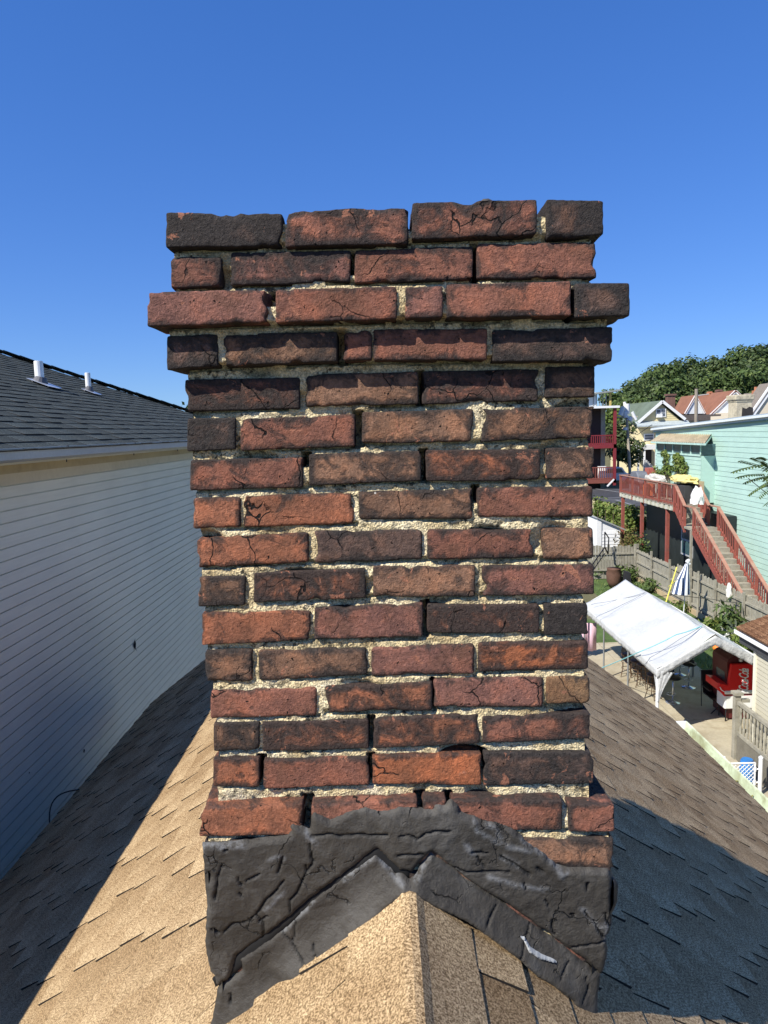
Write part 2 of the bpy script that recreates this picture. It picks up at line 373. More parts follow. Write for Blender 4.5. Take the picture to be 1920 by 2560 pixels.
# ridge caps
CAPS = [(.30, .74), (.72, 1.125), (1.12, 1.225)]+[(1.70+.29*k_, 2.0+.29*k_) for k_ in range(int((YE-1.7)/.29))]
for y, y1 in CAPS:
    if True:
        SS = [(-1, .14), (-1, .06), (-1, .03), (-1, .012), (1, .0), (1, .012), (1, .03), (1, .06), (1, .14)]
        v = []
        for yy, h in ((y, .0030), (y1, .0048)):
            for hh in (0, 1):
                for sd, s_ in SS:
                    hq = h+.001*max(0, 1-s_/.05); p_ = RP(s_, sd, yy, hq if hh else -.004)
                    if s_ < .001: p_ = Vector((RX, yy, RZ+(h-.0015 if hh else -.014)))
                    elif s_ < .015: p_.z = RZ+(h-.0045 if hh else -.016); p_.x = RX+sd*.013
                    v.append(p_)
        n9 = len(SS); f = []
        for i in range(n9-1): f += [(n9+i, n9+i+1, 3*n9+i+1, 3*n9+i), (i, 2*n9+i, 2*n9+i+1, i+1), (i, i+1, n9+i+1, n9+i), (2*n9+i, 3*n9+i, 3*n9+i+1, 2*n9+i+1)]
        f += [(0, n9, 3*n9, 2*n9), (n9-1, 3*n9-1, 4*n9-1, 2*n9-1)] if False else [(0, n9, 3*n9, 2*n9), (n9-1, 3*n9-1, 4*n9-1, 2*n9-1)]
        me = meshdata('ridge_cap', v, f, [.5+rnd.random()*.5]*len(f))
        link('ridge_cap', me, MAT_TAN, house)
# right gutter, aged green-white
LsR = (XR-RX)/math.cos(PITCH); e = RP(LsR, 1, 0, 0)
g = MB(); gx, gz = e.x+.01, e.z-.03
prof = [(0, .01), (0, -.09), (.03, -.11), (.085, -.11), (.10, -.08), (.115, .005), (.128, .012), (.128, .002), (.118, -.004), (.102, -.088), (.08, -.10), (.035, -.10), (.006, -.08), (.006, .01)]
g.prism([(gx+a, .2, gz+b_) for a, b_ in prof], (0, YE+.02-.2, 0))
g.obj('gutter', M('gutter_paint', (.55, .62, .45), .45, .12, 3, 30, dirt=((.22, .20, .08), .7)), house)
g = MB(); g.box((gx+.004, YE+.01, gz-.1), (gx+.125, YE+.03, gz+.008)); g.obj('gutter_end_cap', MAT_WHITE, house)
lt = MB()
for k in range(26):
    y = rnd.uniform(3.4, YE-.3); lt.tube((gx+.03+rnd.random()*.06, y, gz-.07), (gx+.03+rnd.random()*.07, y+rnd.uniform(-.06, .06), gz-.055), .012, .006, 5)
lt.obj('gutter_leaf_litter', M('litter', (.2, .18, .06), .9, .4), house)['kind'] = 'stuff'
# cable loop hanging on the left eave
b = MB(); p0 = RP(abs(XL-RX)/math.cos(PITCH), -1, 5.1, .01)
b.path([p0+Vector((.03-.10*math.sin(t_*2.6)**1, .25-.42*t_, .01+.07*math.sin(t_*3.14)-.05*t_)) for t_ in np.linspace(0, 1, 12)], .005)
put(b.obj('cable', M('black_rubber', (.02, .02, .02), .5)), 'thin black cable looping over the left eave beside the pale siding', 'cable')

# ================================================================== CHIMNEY
Y0 = 1.27
chim = empty('brick_chimney', (.02, 1.48, H-1.15), 'weathered red brick chimney with corbelled top standing on the tan roof ridge', 'chimney')
C = {'M': (.250, .106, .070), 'O': (.325, .128, .070), 'B': (.240, .132, .082), 'D': (.135, .085, .066), 'P': (.235, .108, .080), 'X': (.385, .135, .062), 'Y': (.30, .175, .09)}
OV = {1: .030, 2: .020, 3: .062, 4: .036, 5: .008, 6: .006, 7: .003, 8: .0, 9: 0, 10: 0, 11: 0, 12: 0, 13: 0, 14: 0, 15: .004, 16: .026, 17: .026, 18: .026, 19: .026, 20: .026, 21: .026}
# (xl, xr, topL, topR, botL, botR, colour, soot) traced in a 1659-wide frame, put on the wall plane of the course
ROWS = {
 1: [(357, 610, 458, 462, 535, 532, 'D', .85), (616, 882, 457, 444, 533, 526, 'M', .45), (890, 1160, 437, 430, 517, 508, 'M', .3), (1181, 1306, 430, 430, 517, 506, 'D', .45)],
 2: [(368, 478, 553, 556, 622, 619, 'M', .3), (498, 757, 545, 540, 617, 608, 'P', .35), (766, 1022, 540, 532, 612, 603, 'M', .2), (1030, 1289, 527, 522, 602, 600, 'M', .1)],
 3: [(317, 577, 630, 625, 705, 697, 'P', .0), (595, 858, 624, 618, 697, 690, 'M', .05), (876, 957, 620, 616, 688, 685, 'P', .2), (965, 1235, 614, 606, 687, 682, 'M', .1), (1243, 1361, 612, 609, 687, 682, 'D', .45)],
 4: [(359, 470, 725, 722, 799, 791, 'D', .5), (482, 728, 722, 716, 791, 781, 'B', .3), (742, 804, 715, 714, 779, 778, 'M', .05), (807, 1053, 712, 709, 778, 778, 'M', .1), (1065, 1324, 712, 706, 781, 781, 'D', .35)],
 5: [(399, 647, 820, 815, 890, 883, 'M', .45), (655, 904, 808, 803, 880, 873, 'B', .2), (912, 1163, 802, 797, 873, 866, 'M', .5), (1178, 1286, 792, 790, 860, 857, 'B', .4)],
 6: [(404, 509, 904, 902, 976, 971, 'D', .5), (519, 767, 905, 894, 974, 965, 'M', .15), (782, 1022, 891, 883, 959, 955, 'B', .15), (1040, 1285, 882, 878, 955, 946, 'B', .4)],
 7: [(410, 655, 994, 988, 1060, 1054, 'M', .15), (667, 910, 981, 973, 1049, 1039, 'B', .3), (920, 1168, 972, 970, 1041, 1038, 'O', .45), (1180, 1284, 968, 966, 1035, 1034, 'B', .3)],
 8: [(416, 520, 1076, 1073, 1143, 1140, 'O', .15), (525, 765, 1071, 1063, 1140, 1132, 'O', .0), (775, 1022, 1062, 1054, 1122, 1121, 'B', .15), (1031, 1282, 1053, 1051, 1118, 1117, 'M', .1)],
 9: [(424, 667, 1163, 1150, 1228, 1215, 'O', .1), (676, 912, 1147, 1144, 1217, 1210, 'D', .2), (923, 1155, 1144, 1143, 1210, 1206, 'M', .2), (1173, 1283, 1142, 1140, 1209, 1208, 'B', .0)],
 10: [(427, 530, 1246, 1244, 1311, 1308, 'B', .35), (548, 790, 1238, 1228, 1302, 1294, 'O', .6), (806, 1027, 1223, 1221, 1289, 1290, 'B', .2), (1042, 1284, 1222, 1219, 1288, 1285, 'P', .15)],
 11: [(436, 670, 1324, 1320, 1394, 1384, 'O', .0), (679, 913, 1313, 1303, 1381, 1376, 'P', .0), (923, 1165, 1306, 1307, 1368, 1369, 'O', .75), (1176, 1271, 1306, 1302, 1373, 1371, 'D', .8)],
 12: [(442, 545, 1406, 1403, 1475, 1473, 'B', .35), (558, 795, 1406, 1398, 1472, 1459, 'B', .25), (802, 1025, 1399, 1391, 1462, 1456, 'P', .05), (1033, 1272, 1388, 1385, 1453, 1447, 'X', .35)],
 13: [(454, 684, 1492, 1485, 1554, 1547, 'M', .0), (702, 935, 1483, 1472, 1542, 1537, 'O', .4), (937, 1174, 1468, 1462, 1530, 1528, 'P', .0), (1180, 1275, 1462, 1461, 1522, 1521, 'Y', .1)],
 14: [(461, 560, 1562, 1560, 1624, 1622, 'B', .4), (566, 797, 1561, 1554, 1624, 1618, 'O', .55), (807, 1037, 1552, 1543, 1618, 1607, 'O', .4), (1042, 1275, 1549, 1539, 1607, 1596, 'M', .35)],
 15: [(460, 560, 1638, 1638, 1699, 1701, 'O', .1), (569, 798, 1642, 1637, 1706, 1696, 'M', .0), (804, 1040, 1634, 1628, 1695, 1696, 'X', .0), (1045, 1283, 1626, 1625, 1699, 1693, 'D', .55)],
 16: [(430, 653, 1747, 1738, 1808, 1805, 'O', .0), (672, 902, 1740, 1728, 1800, 1795, 'M', .05), (914, 964, 1728, 1727, 1795, 1794, 'M', .1), (975, 1216, 1729, 1730, 1793, 1795, 'M', .15), (1229, 1328, 1737, 1741, 1798, 1797, 'M', .05)],
}
k = 1.15732
def front_pt(r, x, y): return A(x*k, y*k, y=Y0-OV[r])
CH = {}
for r, bs in ROWS.items():
    CH[r] = [([front_pt(r, b_[0], b_[2]), front_pt(r, b_[1], b_[3]), front_pt(r, b_[1], b_[5]), front_pt(r, b_[0], b_[4])], b_[6], b_[7]) for b_ in bs]
# courses under the tar, regular
z17 = CH[16][0][0][3].z-.012; bxl, bxr = CH[16][0][0][0].x, CH[16][-1][0][1].x
for i, r in enumerate(range(17, 22)):
    if i == 0: bxl_, bxr_ = bxl, bxr
    if i == 1: bxl = bxl+.013
    if i == 2: bxl, bxr = bxl+.010, bxr-.035
    zt = z17-i*.0690; zb_ = zt-.057; cuts = [bxl, bxl+.1, bxl+.31, bxl+.52, bxr] if r % 2 else [bxl, bxl+.21, bxl+.42, bxl+.63, bxr]
    CH[r] = [([Vector((a+.004, Y0-OV[r], zt)), Vector((b2-.006, Y0-OV[r], zt)), Vector((b2-.006, Y0-OV[r], zb_)), Vector((a+.004, Y0-OV[r], zb_))], 'M' if j % 2 else 'B', .3) for j, (a, b2) in enumerate(zip(cuts[:-1], cuts[1:]))]
CH[17][-1] = ([front_pt(17, 1120, 1811), front_pt(17, 1326, 1812), front_pt(17, 1326, 1876), front_pt(17, 1120, 1874)], 'B', .25)
CH[17][-2][0][1].x = CH[17][-1][0][0].x-.01; CH[17][-2][0][2].x = CH[17][-1][0][0].x-.01
bxl, bxr = bxl_, bxr_
YB = 1.71
def axis_samples(n, r, L_):
    e = np.array([0, .18, .5, 1.0])*r/L_
    inner = np.linspace(r/L_, 1-r/L_, max(n, 2)+1)
    return np.concatenate([e[:3], inner, 1-e[:3][::-1]])
def make_brick(quad, depth, colr, soot, seed, step=.0052, rad=.006, rough=1.0, axis='y'):
    """rough rounded brick; quad = tl,tr,br,bl on the outer face, depth into the wall"""
    tl, tr, br, bl = quad; W = (tr-tl).length; Hh = (tl-bl).length
    rad = min(rad, .3*Hh)
    dv = Vector((0, depth, 0)) if axis == 'y' else Vector((depth, 0, 0))
    ad = abs(depth)
    us = axis_samples(int(W/step), rad, W); vs = axis_samples(int(Hh/step), rad, Hh); ds = axis_samples(max(2, int(ad/.02)), rad, ad)
    idx = {}; V = []; E = []; Fc = []
    def vert(i, j, q):
        key = (i, j, q)
        if key in idx: return idx[key]
        p = np.array([us[i]*W, vs[j]*Hh, ds[q]*ad]); size = np.array([W, Hh, ad])
        c = np.clip(p, rad, size-rad); d = p-c; l = np.linalg.norm(d)
        if l > 1e-9: p = c+d/l*rad
        u, v = p[0]/W, p[1]/Hh
        P = (tl*(1-u)+tr*u)*(1-v)+(bl*(1-u)+br*u)*v + dv*(p[2]/ad)
        s3 = P*1.0+Vector((seed*3.1, seed*1.7, seed*.9))
        a = noise.noise_vector(s3*24)*.0012*rough+noise.noise_vector(s3*110)*.0009*rough
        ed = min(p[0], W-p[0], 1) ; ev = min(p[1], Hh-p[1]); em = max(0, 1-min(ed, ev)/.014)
        ch = noise.noise(s3*16+Vector((5, 0, 0)))+.5*noise.noise(s3*60)
        chip = max(0, ch-.26)*.020*rough*em*em
        ctr = (tl+br)/2+dv*.5
        P2 = P+a-(P-ctr).normalized()*chip
        # wavy outline
        P2 += Vector((0, 0, 1))*noise.noise(Vector((P.x*18, seed, P.z*3)))*.0010*rough
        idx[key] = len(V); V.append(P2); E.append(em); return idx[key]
    nu, nv, nd = len(us)-1, len(vs)-1, len(ds)-1
    for i in range(nu):
        for j in range(nv): Fc.append((vert(i, j, 0), vert(i, j+1, 0), vert(i+1, j+1, 0), vert(i+1, j, 0)))
    for i in range(nu):
        for q in range(nd):
            for j in (0, nv): Fc.append((vert(i, j, q), vert(i+1, j, q), vert(i+1, j, q+1), vert(i, j, q+1)))
    for j in range(nv):
        for q in range(nd):
            for i in (0, nu): Fc.append((vert(i, j, q), vert(i, j+1, q), vert(i, j+1, q+1), vert(i, j, q+1)))
    c = (tl+br)/2+dv*.5
    me = bpy.data.meshes.new('brick'); me.from_pydata([tuple(p-c) for p in V], [], Fc)
    bm = bmesh.new(); bm.from_mesh(me); bmesh.ops.recalc_face_normals(bm, faces=bm.faces[:]); bm.to_mesh(me); bm.free()
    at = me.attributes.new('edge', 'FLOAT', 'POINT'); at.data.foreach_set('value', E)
    o = link('brick', me, MAT_BRICK, chim, True); o.location = c
    col_ = C[colr] if isinstance(colr, str) else colr
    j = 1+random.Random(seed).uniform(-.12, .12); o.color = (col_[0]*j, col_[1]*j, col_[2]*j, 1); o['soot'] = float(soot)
    return o
sd = 0
for r in sorted(CH):
    bs = CH[r]
    for i, (q, cc, so) in enumerate(bs):
        sd += 1; wd = (q[1]-q[0]).length; end = i in (0, len(bs)-1)
        depth = .205 if (wd < .13 and end) else .10
        if r == 1 and i == 3:   # loose turned header: left side face shows
            q = [q[0]+Vector((0, 0, 0)), q[1]+Vector((0, .006, 0)), q[2]+Vector((0, .006, 0)), q[3]]
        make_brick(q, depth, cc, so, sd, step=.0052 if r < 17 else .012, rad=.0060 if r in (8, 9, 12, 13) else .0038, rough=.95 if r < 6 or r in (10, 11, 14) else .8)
    # side faces
    zt = max(q[0].z for q, _, _ in bs); zt = bs[0][0][0].z; zb_ = bs[0][0][3].z
    for sgn, (q, cc, so) in ((-1, bs[0]), (1, bs[-1])):
        xo = q[0].x if sgn < 0 else q[1].x
        zt, zb_ = (q[0].z, q[3].z) if sgn < 0 else (q[1].z, q[2].z)
        y = Y0-OV[r]+(.215 if (q[1]-q[0]).length < .13 else .11)
        yend = YB+OV[r]
        while y < yend-.03:
            y2 = min(y+.2, yend)
            if yend-y2 < .04: y2 = yend
            sd += 1
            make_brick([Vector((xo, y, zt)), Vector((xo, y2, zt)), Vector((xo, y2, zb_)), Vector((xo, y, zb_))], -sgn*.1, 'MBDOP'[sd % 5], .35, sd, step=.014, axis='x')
            y = y2+.01
# --- mortar sleeve
prof = []
for r in sorted(CH):
    bs = CH[r]; zt = min(min(q[0].z, q[1].z) for q, _, _ in bs)-.004; zb_ = max(max(q[3].z, q[2].z) for q, _, _ in bs)+.002
    prof.append((r, zt, zb_, min(bs[0][0][0].x, bs[0][0][3].x), max(bs[-1][0][1].x, bs[-1][0][2].x), Y0-OV[r]))
def tilt(r, x):  # centreline heights of the course at x
    bs = CH[r]; bb = min(bs, key=lambda b_: abs((b_[0][0].x+b_[0][1].x)/2-x))[0]
    return (bb[0].z+bb[1].z)/2, (bb[3].z+bb[2].z)/2
def outline(z):
    for n_, (r, zt, zb_, xl, xr, yf) in enumerate(prof):
        if z >= zb_:
            if z <= zt: return xl, xr, yf
            if n_ == 0: return xl, xr, yf
            p = prof[n_-1]; return max(xl, p[3]), min(xr, p[4]), max(yf, p[5])
    return prof[-1][3], prof[-1][4], prof[-1][5]
def bottoms(r, x):
    for q, _, _ in CH[r]:
        if q[0].x-.006 <= x <= q[1].x+.006:
            f_ = min(1, max(0, (x-q[0].x)/max(1e-6, q[1].x-q[0].x))); return q[3].z+(q[2].z-q[3].z)*f_, q[0].z+(q[1].z-q[0].z)*f_
    return None
EMPTY = [(2, 2, 1), (2, 1, .7), (3, 0, .5), (3, 3, 1), (4, 1, 1), (5, 1, 1), (6, 1, 1), (7, 1, 1), (7, 0, .4), (11, 1, 1), (13, 1, 1), (14, 1, 1), (15, 0, 1), (15, 1, 1), (15, 2, .5), (16, 0, 1), (16, 1, 1), (16, 2, 1), (8, 2, .5), (1, 1, .6), (1, 2, .4)]
voids = []
for r, i, part in EMPTY:
    a, b2 = CH[r][i][0], CH[r][i+1][0]
    zt = max(a[1].z, b2[0].z)+.003; zb_ = min(a[2].z, b2[3].z)-.002
    voids.append((a[1].x-.004, b2[0].x+.004, zt-(zt-zb_)*part, zt))
ztop = prof[0][1]-.010; zbot = prof[-1][2]
nz = int((ztop-zbot)/.0032)
xs = list(np.linspace(0, 1, 250)); V = []; Fc = []
ring_n = None
for iz in range(nz+1):
    z = ztop-(ztop-zbot)*iz/nz
    xl, xr, yf = outline(z); ring = []; near_rows = [p_[0] for p_ in prof if abs(p_[2]-z) < .02]
    for u in np.linspace(1, 0, 12)[:-1]: ring.append((xl, yf+(YB-yf)*u, (1, 0)))
    for u in xs: ring.append((xl+(xr-xl)*u, yf, (0, 1)))
    for u in np.linspace(0, 1, 12)[1:]: ring.append((xr, yf+(YB-yf)*u, (-1, 0)))
    ring_n = len(ring)
    for (x, y, n_) in ring:
        P = Vector((x, y, z)); rec = .0068+.0055*noise.noise(P*14)+.0030*noise.noise(P*60)+.0016*noise.noise(P*190)
        hole = noise.noise(P*Vector((7, 7, 30))*1.0 if False else Vector((P.x*9, P.y*9, P.z*16))+Vector((3, 9, 1)))
        if hole > .34: rec += (hole-.34)*.09
        rec = max(rec, .0025)
        if n_[1]:
            for r_ in near_rows:
                bt_ = bottoms(r_, x)
                if bt_ and bt_[0]-.0038 < z < bt_[0]+.004 and noise.noise(Vector((x*14, r_*3.3, 1))) > -.22: rec = max(rec, .017)
            xx = min(max(x, xl+.008), xr-.008)
            for v0 in voids:
                if v0[0] < x < v0[1] and v0[2] < z < v0[3]: rec = .06
            V.append((xx, y+rec, z))
        else: V.append((x+n_[0]*rec, max(y, yf+.008), z))
for iz in range(nz):
    for j in range(ring_n-1):
        a = iz*ring_n+j; Fc.append((a, a+ring_n, a+ring_n+1, a+1))
me = bpy.data.meshes.new('mortar'); me.from_pydata(V, [], Fc); me.update()
o = link('mortar', me, MAT_MORTAR, chim, True); o['kind'] = 'stuff'
bmx = MB(); bmx.box((prof[8][3]+.06, Y0+.075, zbot), (prof[8][4]-.06, YB, ztop-.012)); bmx.obj('core', MAT_MORTAR, chim)
# mortar bedding on the top
bt = MB()
for q, _, _ in CH[1]:
    pass
# lump of old tar on the cap, mortar crumbs under the turned brick
lp = A(1047*k, 432*k, y=Y0+.01)
b = MB(); b.lathe((lp.x, lp.y, lp.z-.012), [(.001, -.004), (.016, 0), (.014, .008), (.008, .012), (.001, .013)], 10)
for i, p in enumerate(b.v): b.v[i] = (p[0]+.003*noise.noise(Vector(p)*90), p[1], p[2]+.003*noise.noise(Vector(p)*140))
b.obj('tar_lump', MAT_TAR, chim, True)

# --- polygon sheets of roofing tar
def poly_sheet(name, poly, plane, cell, thick, wr, mat, seed=1, jit=.0022, fold=.004, side=None, extra=None, parent=chim, carve=None, smears=None):
    """poly: (u,z) outline; plane(u,z,h)->Vector; h grows outwards"""
    pts = []
    for a, b2 in zip(poly, poly[1:]+poly[:1]):
        n_ = max(1, int(math.hypot(b2[0]-a[0], b2[1]-a[1])/.005))
        for i in range(n_):
            x = a[0]+(b2[0]-a[0])*i/n_; z = a[1]+(b2[1]-a[1])*i/n_
            v = Vector((x*1.0, z, seed)); pts.append((x+jit*(noise.noise(v*70)+.8*noise.noise(v*180+Vector((3, 3, 3)))), z+jit*(noise.noise(v*70+Vector((9, 0, 0)))+.8*noise.noise(v*180+Vector((0, 7, 3))))))
    Pn = np.array(pts); Q = np.roll(Pn, -1, 0)
    x0, z0 = Pn.min(0); x1, z1 = Pn.max(0)
    nx, nz_ = int((x1-x0)/cell)+2, int((z1-z0)/cell)+2
    gx_ = x0+np.arange(nx)*cell; gz_ = z0+np.arange(nz_)*cell
    CX, CZ = np.meshgrid(gx_[:-1]+cell/2, gz_[:-1]+cell/2, indexing='ij')
    ins = np.zeros(CX.shape, bool)
    for (ax, az), (bx, bz) in zip(Pn, Q):
        if az == bz: continue
        c_ = ((az > CZ) != (bz > CZ)) & (CX < (bx-ax)*(CZ-az)/(bz-az)+ax); ins ^= c_
    idx = {}; V = []; fc = []
    def vid(i, j):
        if (i, j) not in idx: idx[(i, j)] = len(V); V.append([gx_[i], gz_[j]])
        return idx[(i, j)]
    for i, j in zip(*np.nonzero(ins)): fc.append((vid(i, j), vid(i+1, j), vid(i+1, j+1), vid(i, j+1)))
    from collections import Counter
    ec = Counter()
    for q in fc:
        for a, b2 in zip(q, q[1:]+q[:1]): ec[tuple(sorted((a, b2)))] += 1
    bd = {v for e_, c_ in ec.items() if c_ == 1 for v in e_}
    V = np.array(V); D = Q-Pn; dd = (D**2).sum(1)+1e-12
    out = []; CR = []; SM_ = []
    def seg_d(lines, p):
        best = 9
        for ln in lines:
            for (a, b2) in zip(ln[:-1], ln[1:]):
                dx, dz = b2[0]-a[0], b2[1]-a[1]; t_ = min(1, max(0, ((p[0]-a[0])*dx+(p[1]-a[1])*dz)/(dx*dx+dz*dz+1e-12)))
                best = min(best, math.hypot(p[0]-a[0]-dx*t_, p[1]-a[1]-dz*t_))
        return best
    for i, v in enumerate(V):
        t_ = np.clip(((v-Pn)*D).sum(1)/dd, 0, 1); near = Pn+D*t_[:, None]; ds = np.hypot(*(v-near).T); kk = ds.argmin()
        if i in bd: u, z = near[kk]; d = 0
        else: u, z = v; d = ds[kk]
        s3 = Vector((u, z, seed*.37))
        n1 = noise.noise(s3*11); n2 = noise.ridged_multi_fractal(s3*9, .8, 2.2, 4, .9, 2.0) if fold else 0; n3 = noise.noise(s3*55)
        e_ = min(1, d/.010)**.6
        h = e_*(thick*(1+.35*n1)+wr*n3+fold*(n2-1.0)) if d > 0 else -.003
        wob = noise.noise(s3*60)*.0035+noise.noise(s3*20)*.003
        dc = seg_d(carve, (u+wob, z+wob)) if carve else 9; k_ = max(0, 1-dc/(.0025+.0012*noise.noise(s3*30))); CR.append(min(1, k_*1.6)); h -= .0055*min(1, k_*1.6) if d > 0 else 0
        ds2 = seg_d(smears, (u+wob*2, z-wob)) if smears else 9; SM_.append(.75*max(0, 1-ds2/.008)); h += .0015*SM_[-1] if d > 0 else 0
        if extra: h += extra(u, z, d)
        if d > 0: h = max(h, .002)
        out.append(plane(u, z, h))
    me = bpy.data.meshes.new(name); me.from_pydata([tuple(p) for p in out], [], fc)
    bm = bmesh.new(); bm.from_mesh(me)
    bmesh.ops.recalc_face_normals(bm, faces=bm.faces[:])
    bm.to_mesh(me); bm.free()
    at = me.attributes.new('crevice', 'FLOAT', 'POINT'); at.data.foreach_set('value', CR); at = me.attributes.new('smear', 'FLOAT', 'POINT'); at.data.foreach_set('value', SM_)
    return link(name, me, mat, parent, True)
YT = Y0-.026
fpl = lambda u, z, h: Vector((u, YT-h, z))
def fp(px, py, y=YT-.006): v = A(px, py, y=y); return (v.x, v.z)
z7 = lambda x, y: (480+.3255*x, 1900+.3255*y); z8 = lambda x, y: (1000+.3376*x, 1900+.3376*y)
top = [z7(*p) for p in [(72, 650), (250, 645), (430, 628), (640, 600), (735, 582), (760, 550), (745, 520), (770, 500), (850, 530), (905, 555), (915, 440), (930, 395), (1000, 440), (1060, 462), (1130, 440), (1200, 400), (1330, 370), (1450, 398), (1560, 380)]] + \
      [z8(*p) for p in [(0, 352), (130, 362), (235, 375), (255, 350), (225, 322), (335, 345), (380, 302), (432, 330), (450, 385), (545, 425), (655, 455), (760, 480), (850, 520), (930, 600), (1060, 690), (1160, 785), (1230, 808), (1400, 800), (1550, 812), (1572, 850)]]
redge = [z8(*p) for p in [(1576, 1000), (1572, 1100), (1582, 1230), (1540, 1310), (1545, 1470), (1505, 1600)]]
crack = [z8(*p) for p in [(1480, 1590), (1350, 1480), (1200, 1375), (1090, 1290), (960, 1200), (850, 1120), (735, 1045), (600, 960), (490, 890), (380, 800), (240, 685), (175, 740), (90, 850), (40, 830)]] + \
        [z7(*p) for p in [(1590, 860), (1420, 690), (1330, 760), (1150, 895), (920, 1070), (780, 1190), (600, 1330), (345, 1515), (290, 1680), (185, 1765)]]
ledge = [z7(*p) for p in [(165, 1670), (130, 1640), (97, 1450), (102, 1200), (112, 1130), (100, 950), (130, 880), (85, 850), (75, 720)]]
L7 = lambda *ps: [fp(*z7(*p)) for p in ps]; L8 = lambda *ps: [fp(*z8(*p)) for p in ps]
CARVE = [L7((705, 925), (640, 1010), (560, 1080), (490, 1190), (420, 1245), (300, 1270), (240, 1330)), L7((490, 1200), (540, 1270), (545, 1360)), L7((575, 1200), (500, 1255)), L7((885, 790), (870, 870), (830, 960), (800, 1030), (755, 1070), (750, 1160)), L7((905, 640), (940, 765), (880, 860)),
  L7((420, 915), (470, 895), (520, 870)), L7((230, 805), (205, 900), (180, 1060)), L7((350, 885), (385, 950)), L7((360, 1020), (378, 1050)), L7((240, 700), (270, 695)), L7((690, 740), (680, 800), (660, 860)), L7((930, 575), (1100, 572), (1300, 577), (1500, 572)), L7((150, 1300), (200, 1330)),
  L8((0, 560), (60, 555), (140, 575), (180, 540), (280, 520), (370, 518)), L8((0, 690), (90, 683), (170, 690)), L8((750, 710), (830, 760), (900, 810), (960, 845)), L8((530, 690), (590, 685), (650, 690)), L8((400, 800), (520, 830), (670, 828), (810, 830)), L8((1390, 900), (1378, 960)), L8((1360, 1120), (1430, 1180), (1480, 1260), (1500, 1320)),
  L8((1260, 1390), (1400, 1360), (1530, 1345)), L8((1080, 1030), (1095, 1080)), L8((1125, 1180), (1145, 1290)), L8((570, 720), (620, 800)), L8((1010, 790), (1060, 830)), L8((925, 900), (940, 945)), L8((1520, 1130), (1545, 1200), (1570, 1290), (1540, 1310)), L8((1290, 1140), (1270, 1140))]
SMEAR = [L8((545, 450), (580, 530), (680, 590), (800, 640), (950, 670)), L8((640, 480), (700, 500), (740, 580)), L8((900, 590), (1050, 690), (1130, 760), (1200, 860), (1225, 830)), L8((1340, 1100), (1430, 1180), (1490, 1260), (1540, 1200), (1510, 1330)), L8((490, 620), (520, 680), (560, 680)), L8((760, 720), (860, 770)), L7((880, 540), (900, 600), (960, 640)), L7((600, 760), (680, 740)), L7((90, 645), (200, 665), (400, 655)), L7((70, 660), (90, 720)), L8((650, 860), (900, 930), (1100, 960)), L7((560, 1150), (700, 1010))]
tar = poly_sheet('tar_coat', [fp(*p) for p in top+redge+crack+ledge], fpl, .0030, .009, .0010, MAT_TAR, 3, fold=.0026, carve=CARVE, smears=SMEAR)
low_top = [z7(*p) for p in [(188, 1785), (300, 1700), (380, 1640), (352, 1555), (480, 1470), (700, 1325), (930, 1085), (1160, 915), (1415, 735), (1560, 880)]] + \
          [z8(*p) for p in [(20, 845), (70, 880), (130, 840), (225, 700), (350, 790), (480, 895), (640, 1000), (750, 1068), (850, 1140), (950, 1215), (1090, 1310), (1220, 1400), (1360, 1515), (1440, 1580), (1498, 1610)]]
low_r = [z8(*p) for p in [(1495, 1700), (1470, 1760), (1470, 1880), (1500, 2010), (1560, 2200)]]
low_b = [z8(*p) for p in [(1500, 2150), (1420, 1990), (1340, 1850), (1250, 1720), (1100, 1600), (1000, 1545), (880, 1430), (700, 1295), (560, 1195), (480, 1140), (250, 1035), (110, 960), (0, 965)]] + \
        [z7(*p) for p in [(1640, 985), (1530, 1045), (1400, 1170), (1215, 1360), (1000, 1500), (810, 1640), (790, 1740), (740, 1800), (620, 1860), (480, 1960), (380, 2060), (250, 2150)]]
low_l = [z7(*p) for p in [(110, 2120), (150, 2010), (175, 1850)]]
bl_np = np.array([fp(*p, y=YT-.012) for p in low_b]); 
def flare(u, z, d):
    a, b2 = bl_np[:-1], bl_np[1:]; D = b2-a; t_ = np.clip((((np.array([u, z])-a)*D).sum(1))/((D**2).sum(1)+1e-12), 0, 1)
    ds = np.hypot(*(np.array([u, z])-(a+D*t_[:, None])).T).min()
    return .034*max(0, 1-ds/.07)**2.2
poly_sheet('step_flashing', [fp(*p, y=YT-.012) for p in low_top+low_r+low_b+low_l], lambda u, z, h: Vector((u, YT-.001-h, z)), .0036, .006, .0008, MAT_TAR, 8, jit=.0016, fold=.0010, extra=flare, carve=[L7((700, 1325), (780, 1410), (870, 1510)), L7((800, 1240), (780, 1380)), L7((935, 1390), (945, 1470)), L8((700, 1080), (640, 1170)), L8((960, 1210), (910, 1320), (870, 1410)), L7((285, 1790), (295, 1860)), L8((1240, 1490), (1170, 1570)), L8((1370, 1600), (1385, 1680), (1340, 1720))], smears=[L7((1160, 925), (1415, 740)), L7((700, 1330), (930, 1095)), L8((230, 710), (120, 850)), L7((1450, 770), (1590, 900))])
back = [z7(*p) for p in [(175, 1760), (150, 1690), (340, 1480), (590, 1290), (780, 1150), (1150, 860), (1420, 660), (1600, 800)]]+[z8(*p) for p in [(90, 800), (80, 900)]]+[z7(*p) for p in [(1560, 910), (1415, 790), (900, 1150), (400, 1600)]]
poly_sheet('gap_shade_sheet', [fp(*p, y=YT-.002) for p in back], lambda u, z, h: Vector((u, YT-.0005-h, z)), .006, .002, .0005, M('gap_shade_black', (.012, .012, .012), .9), 6, fold=0)  # black sheet standing in for the shadow inside the gap between the tar sheets
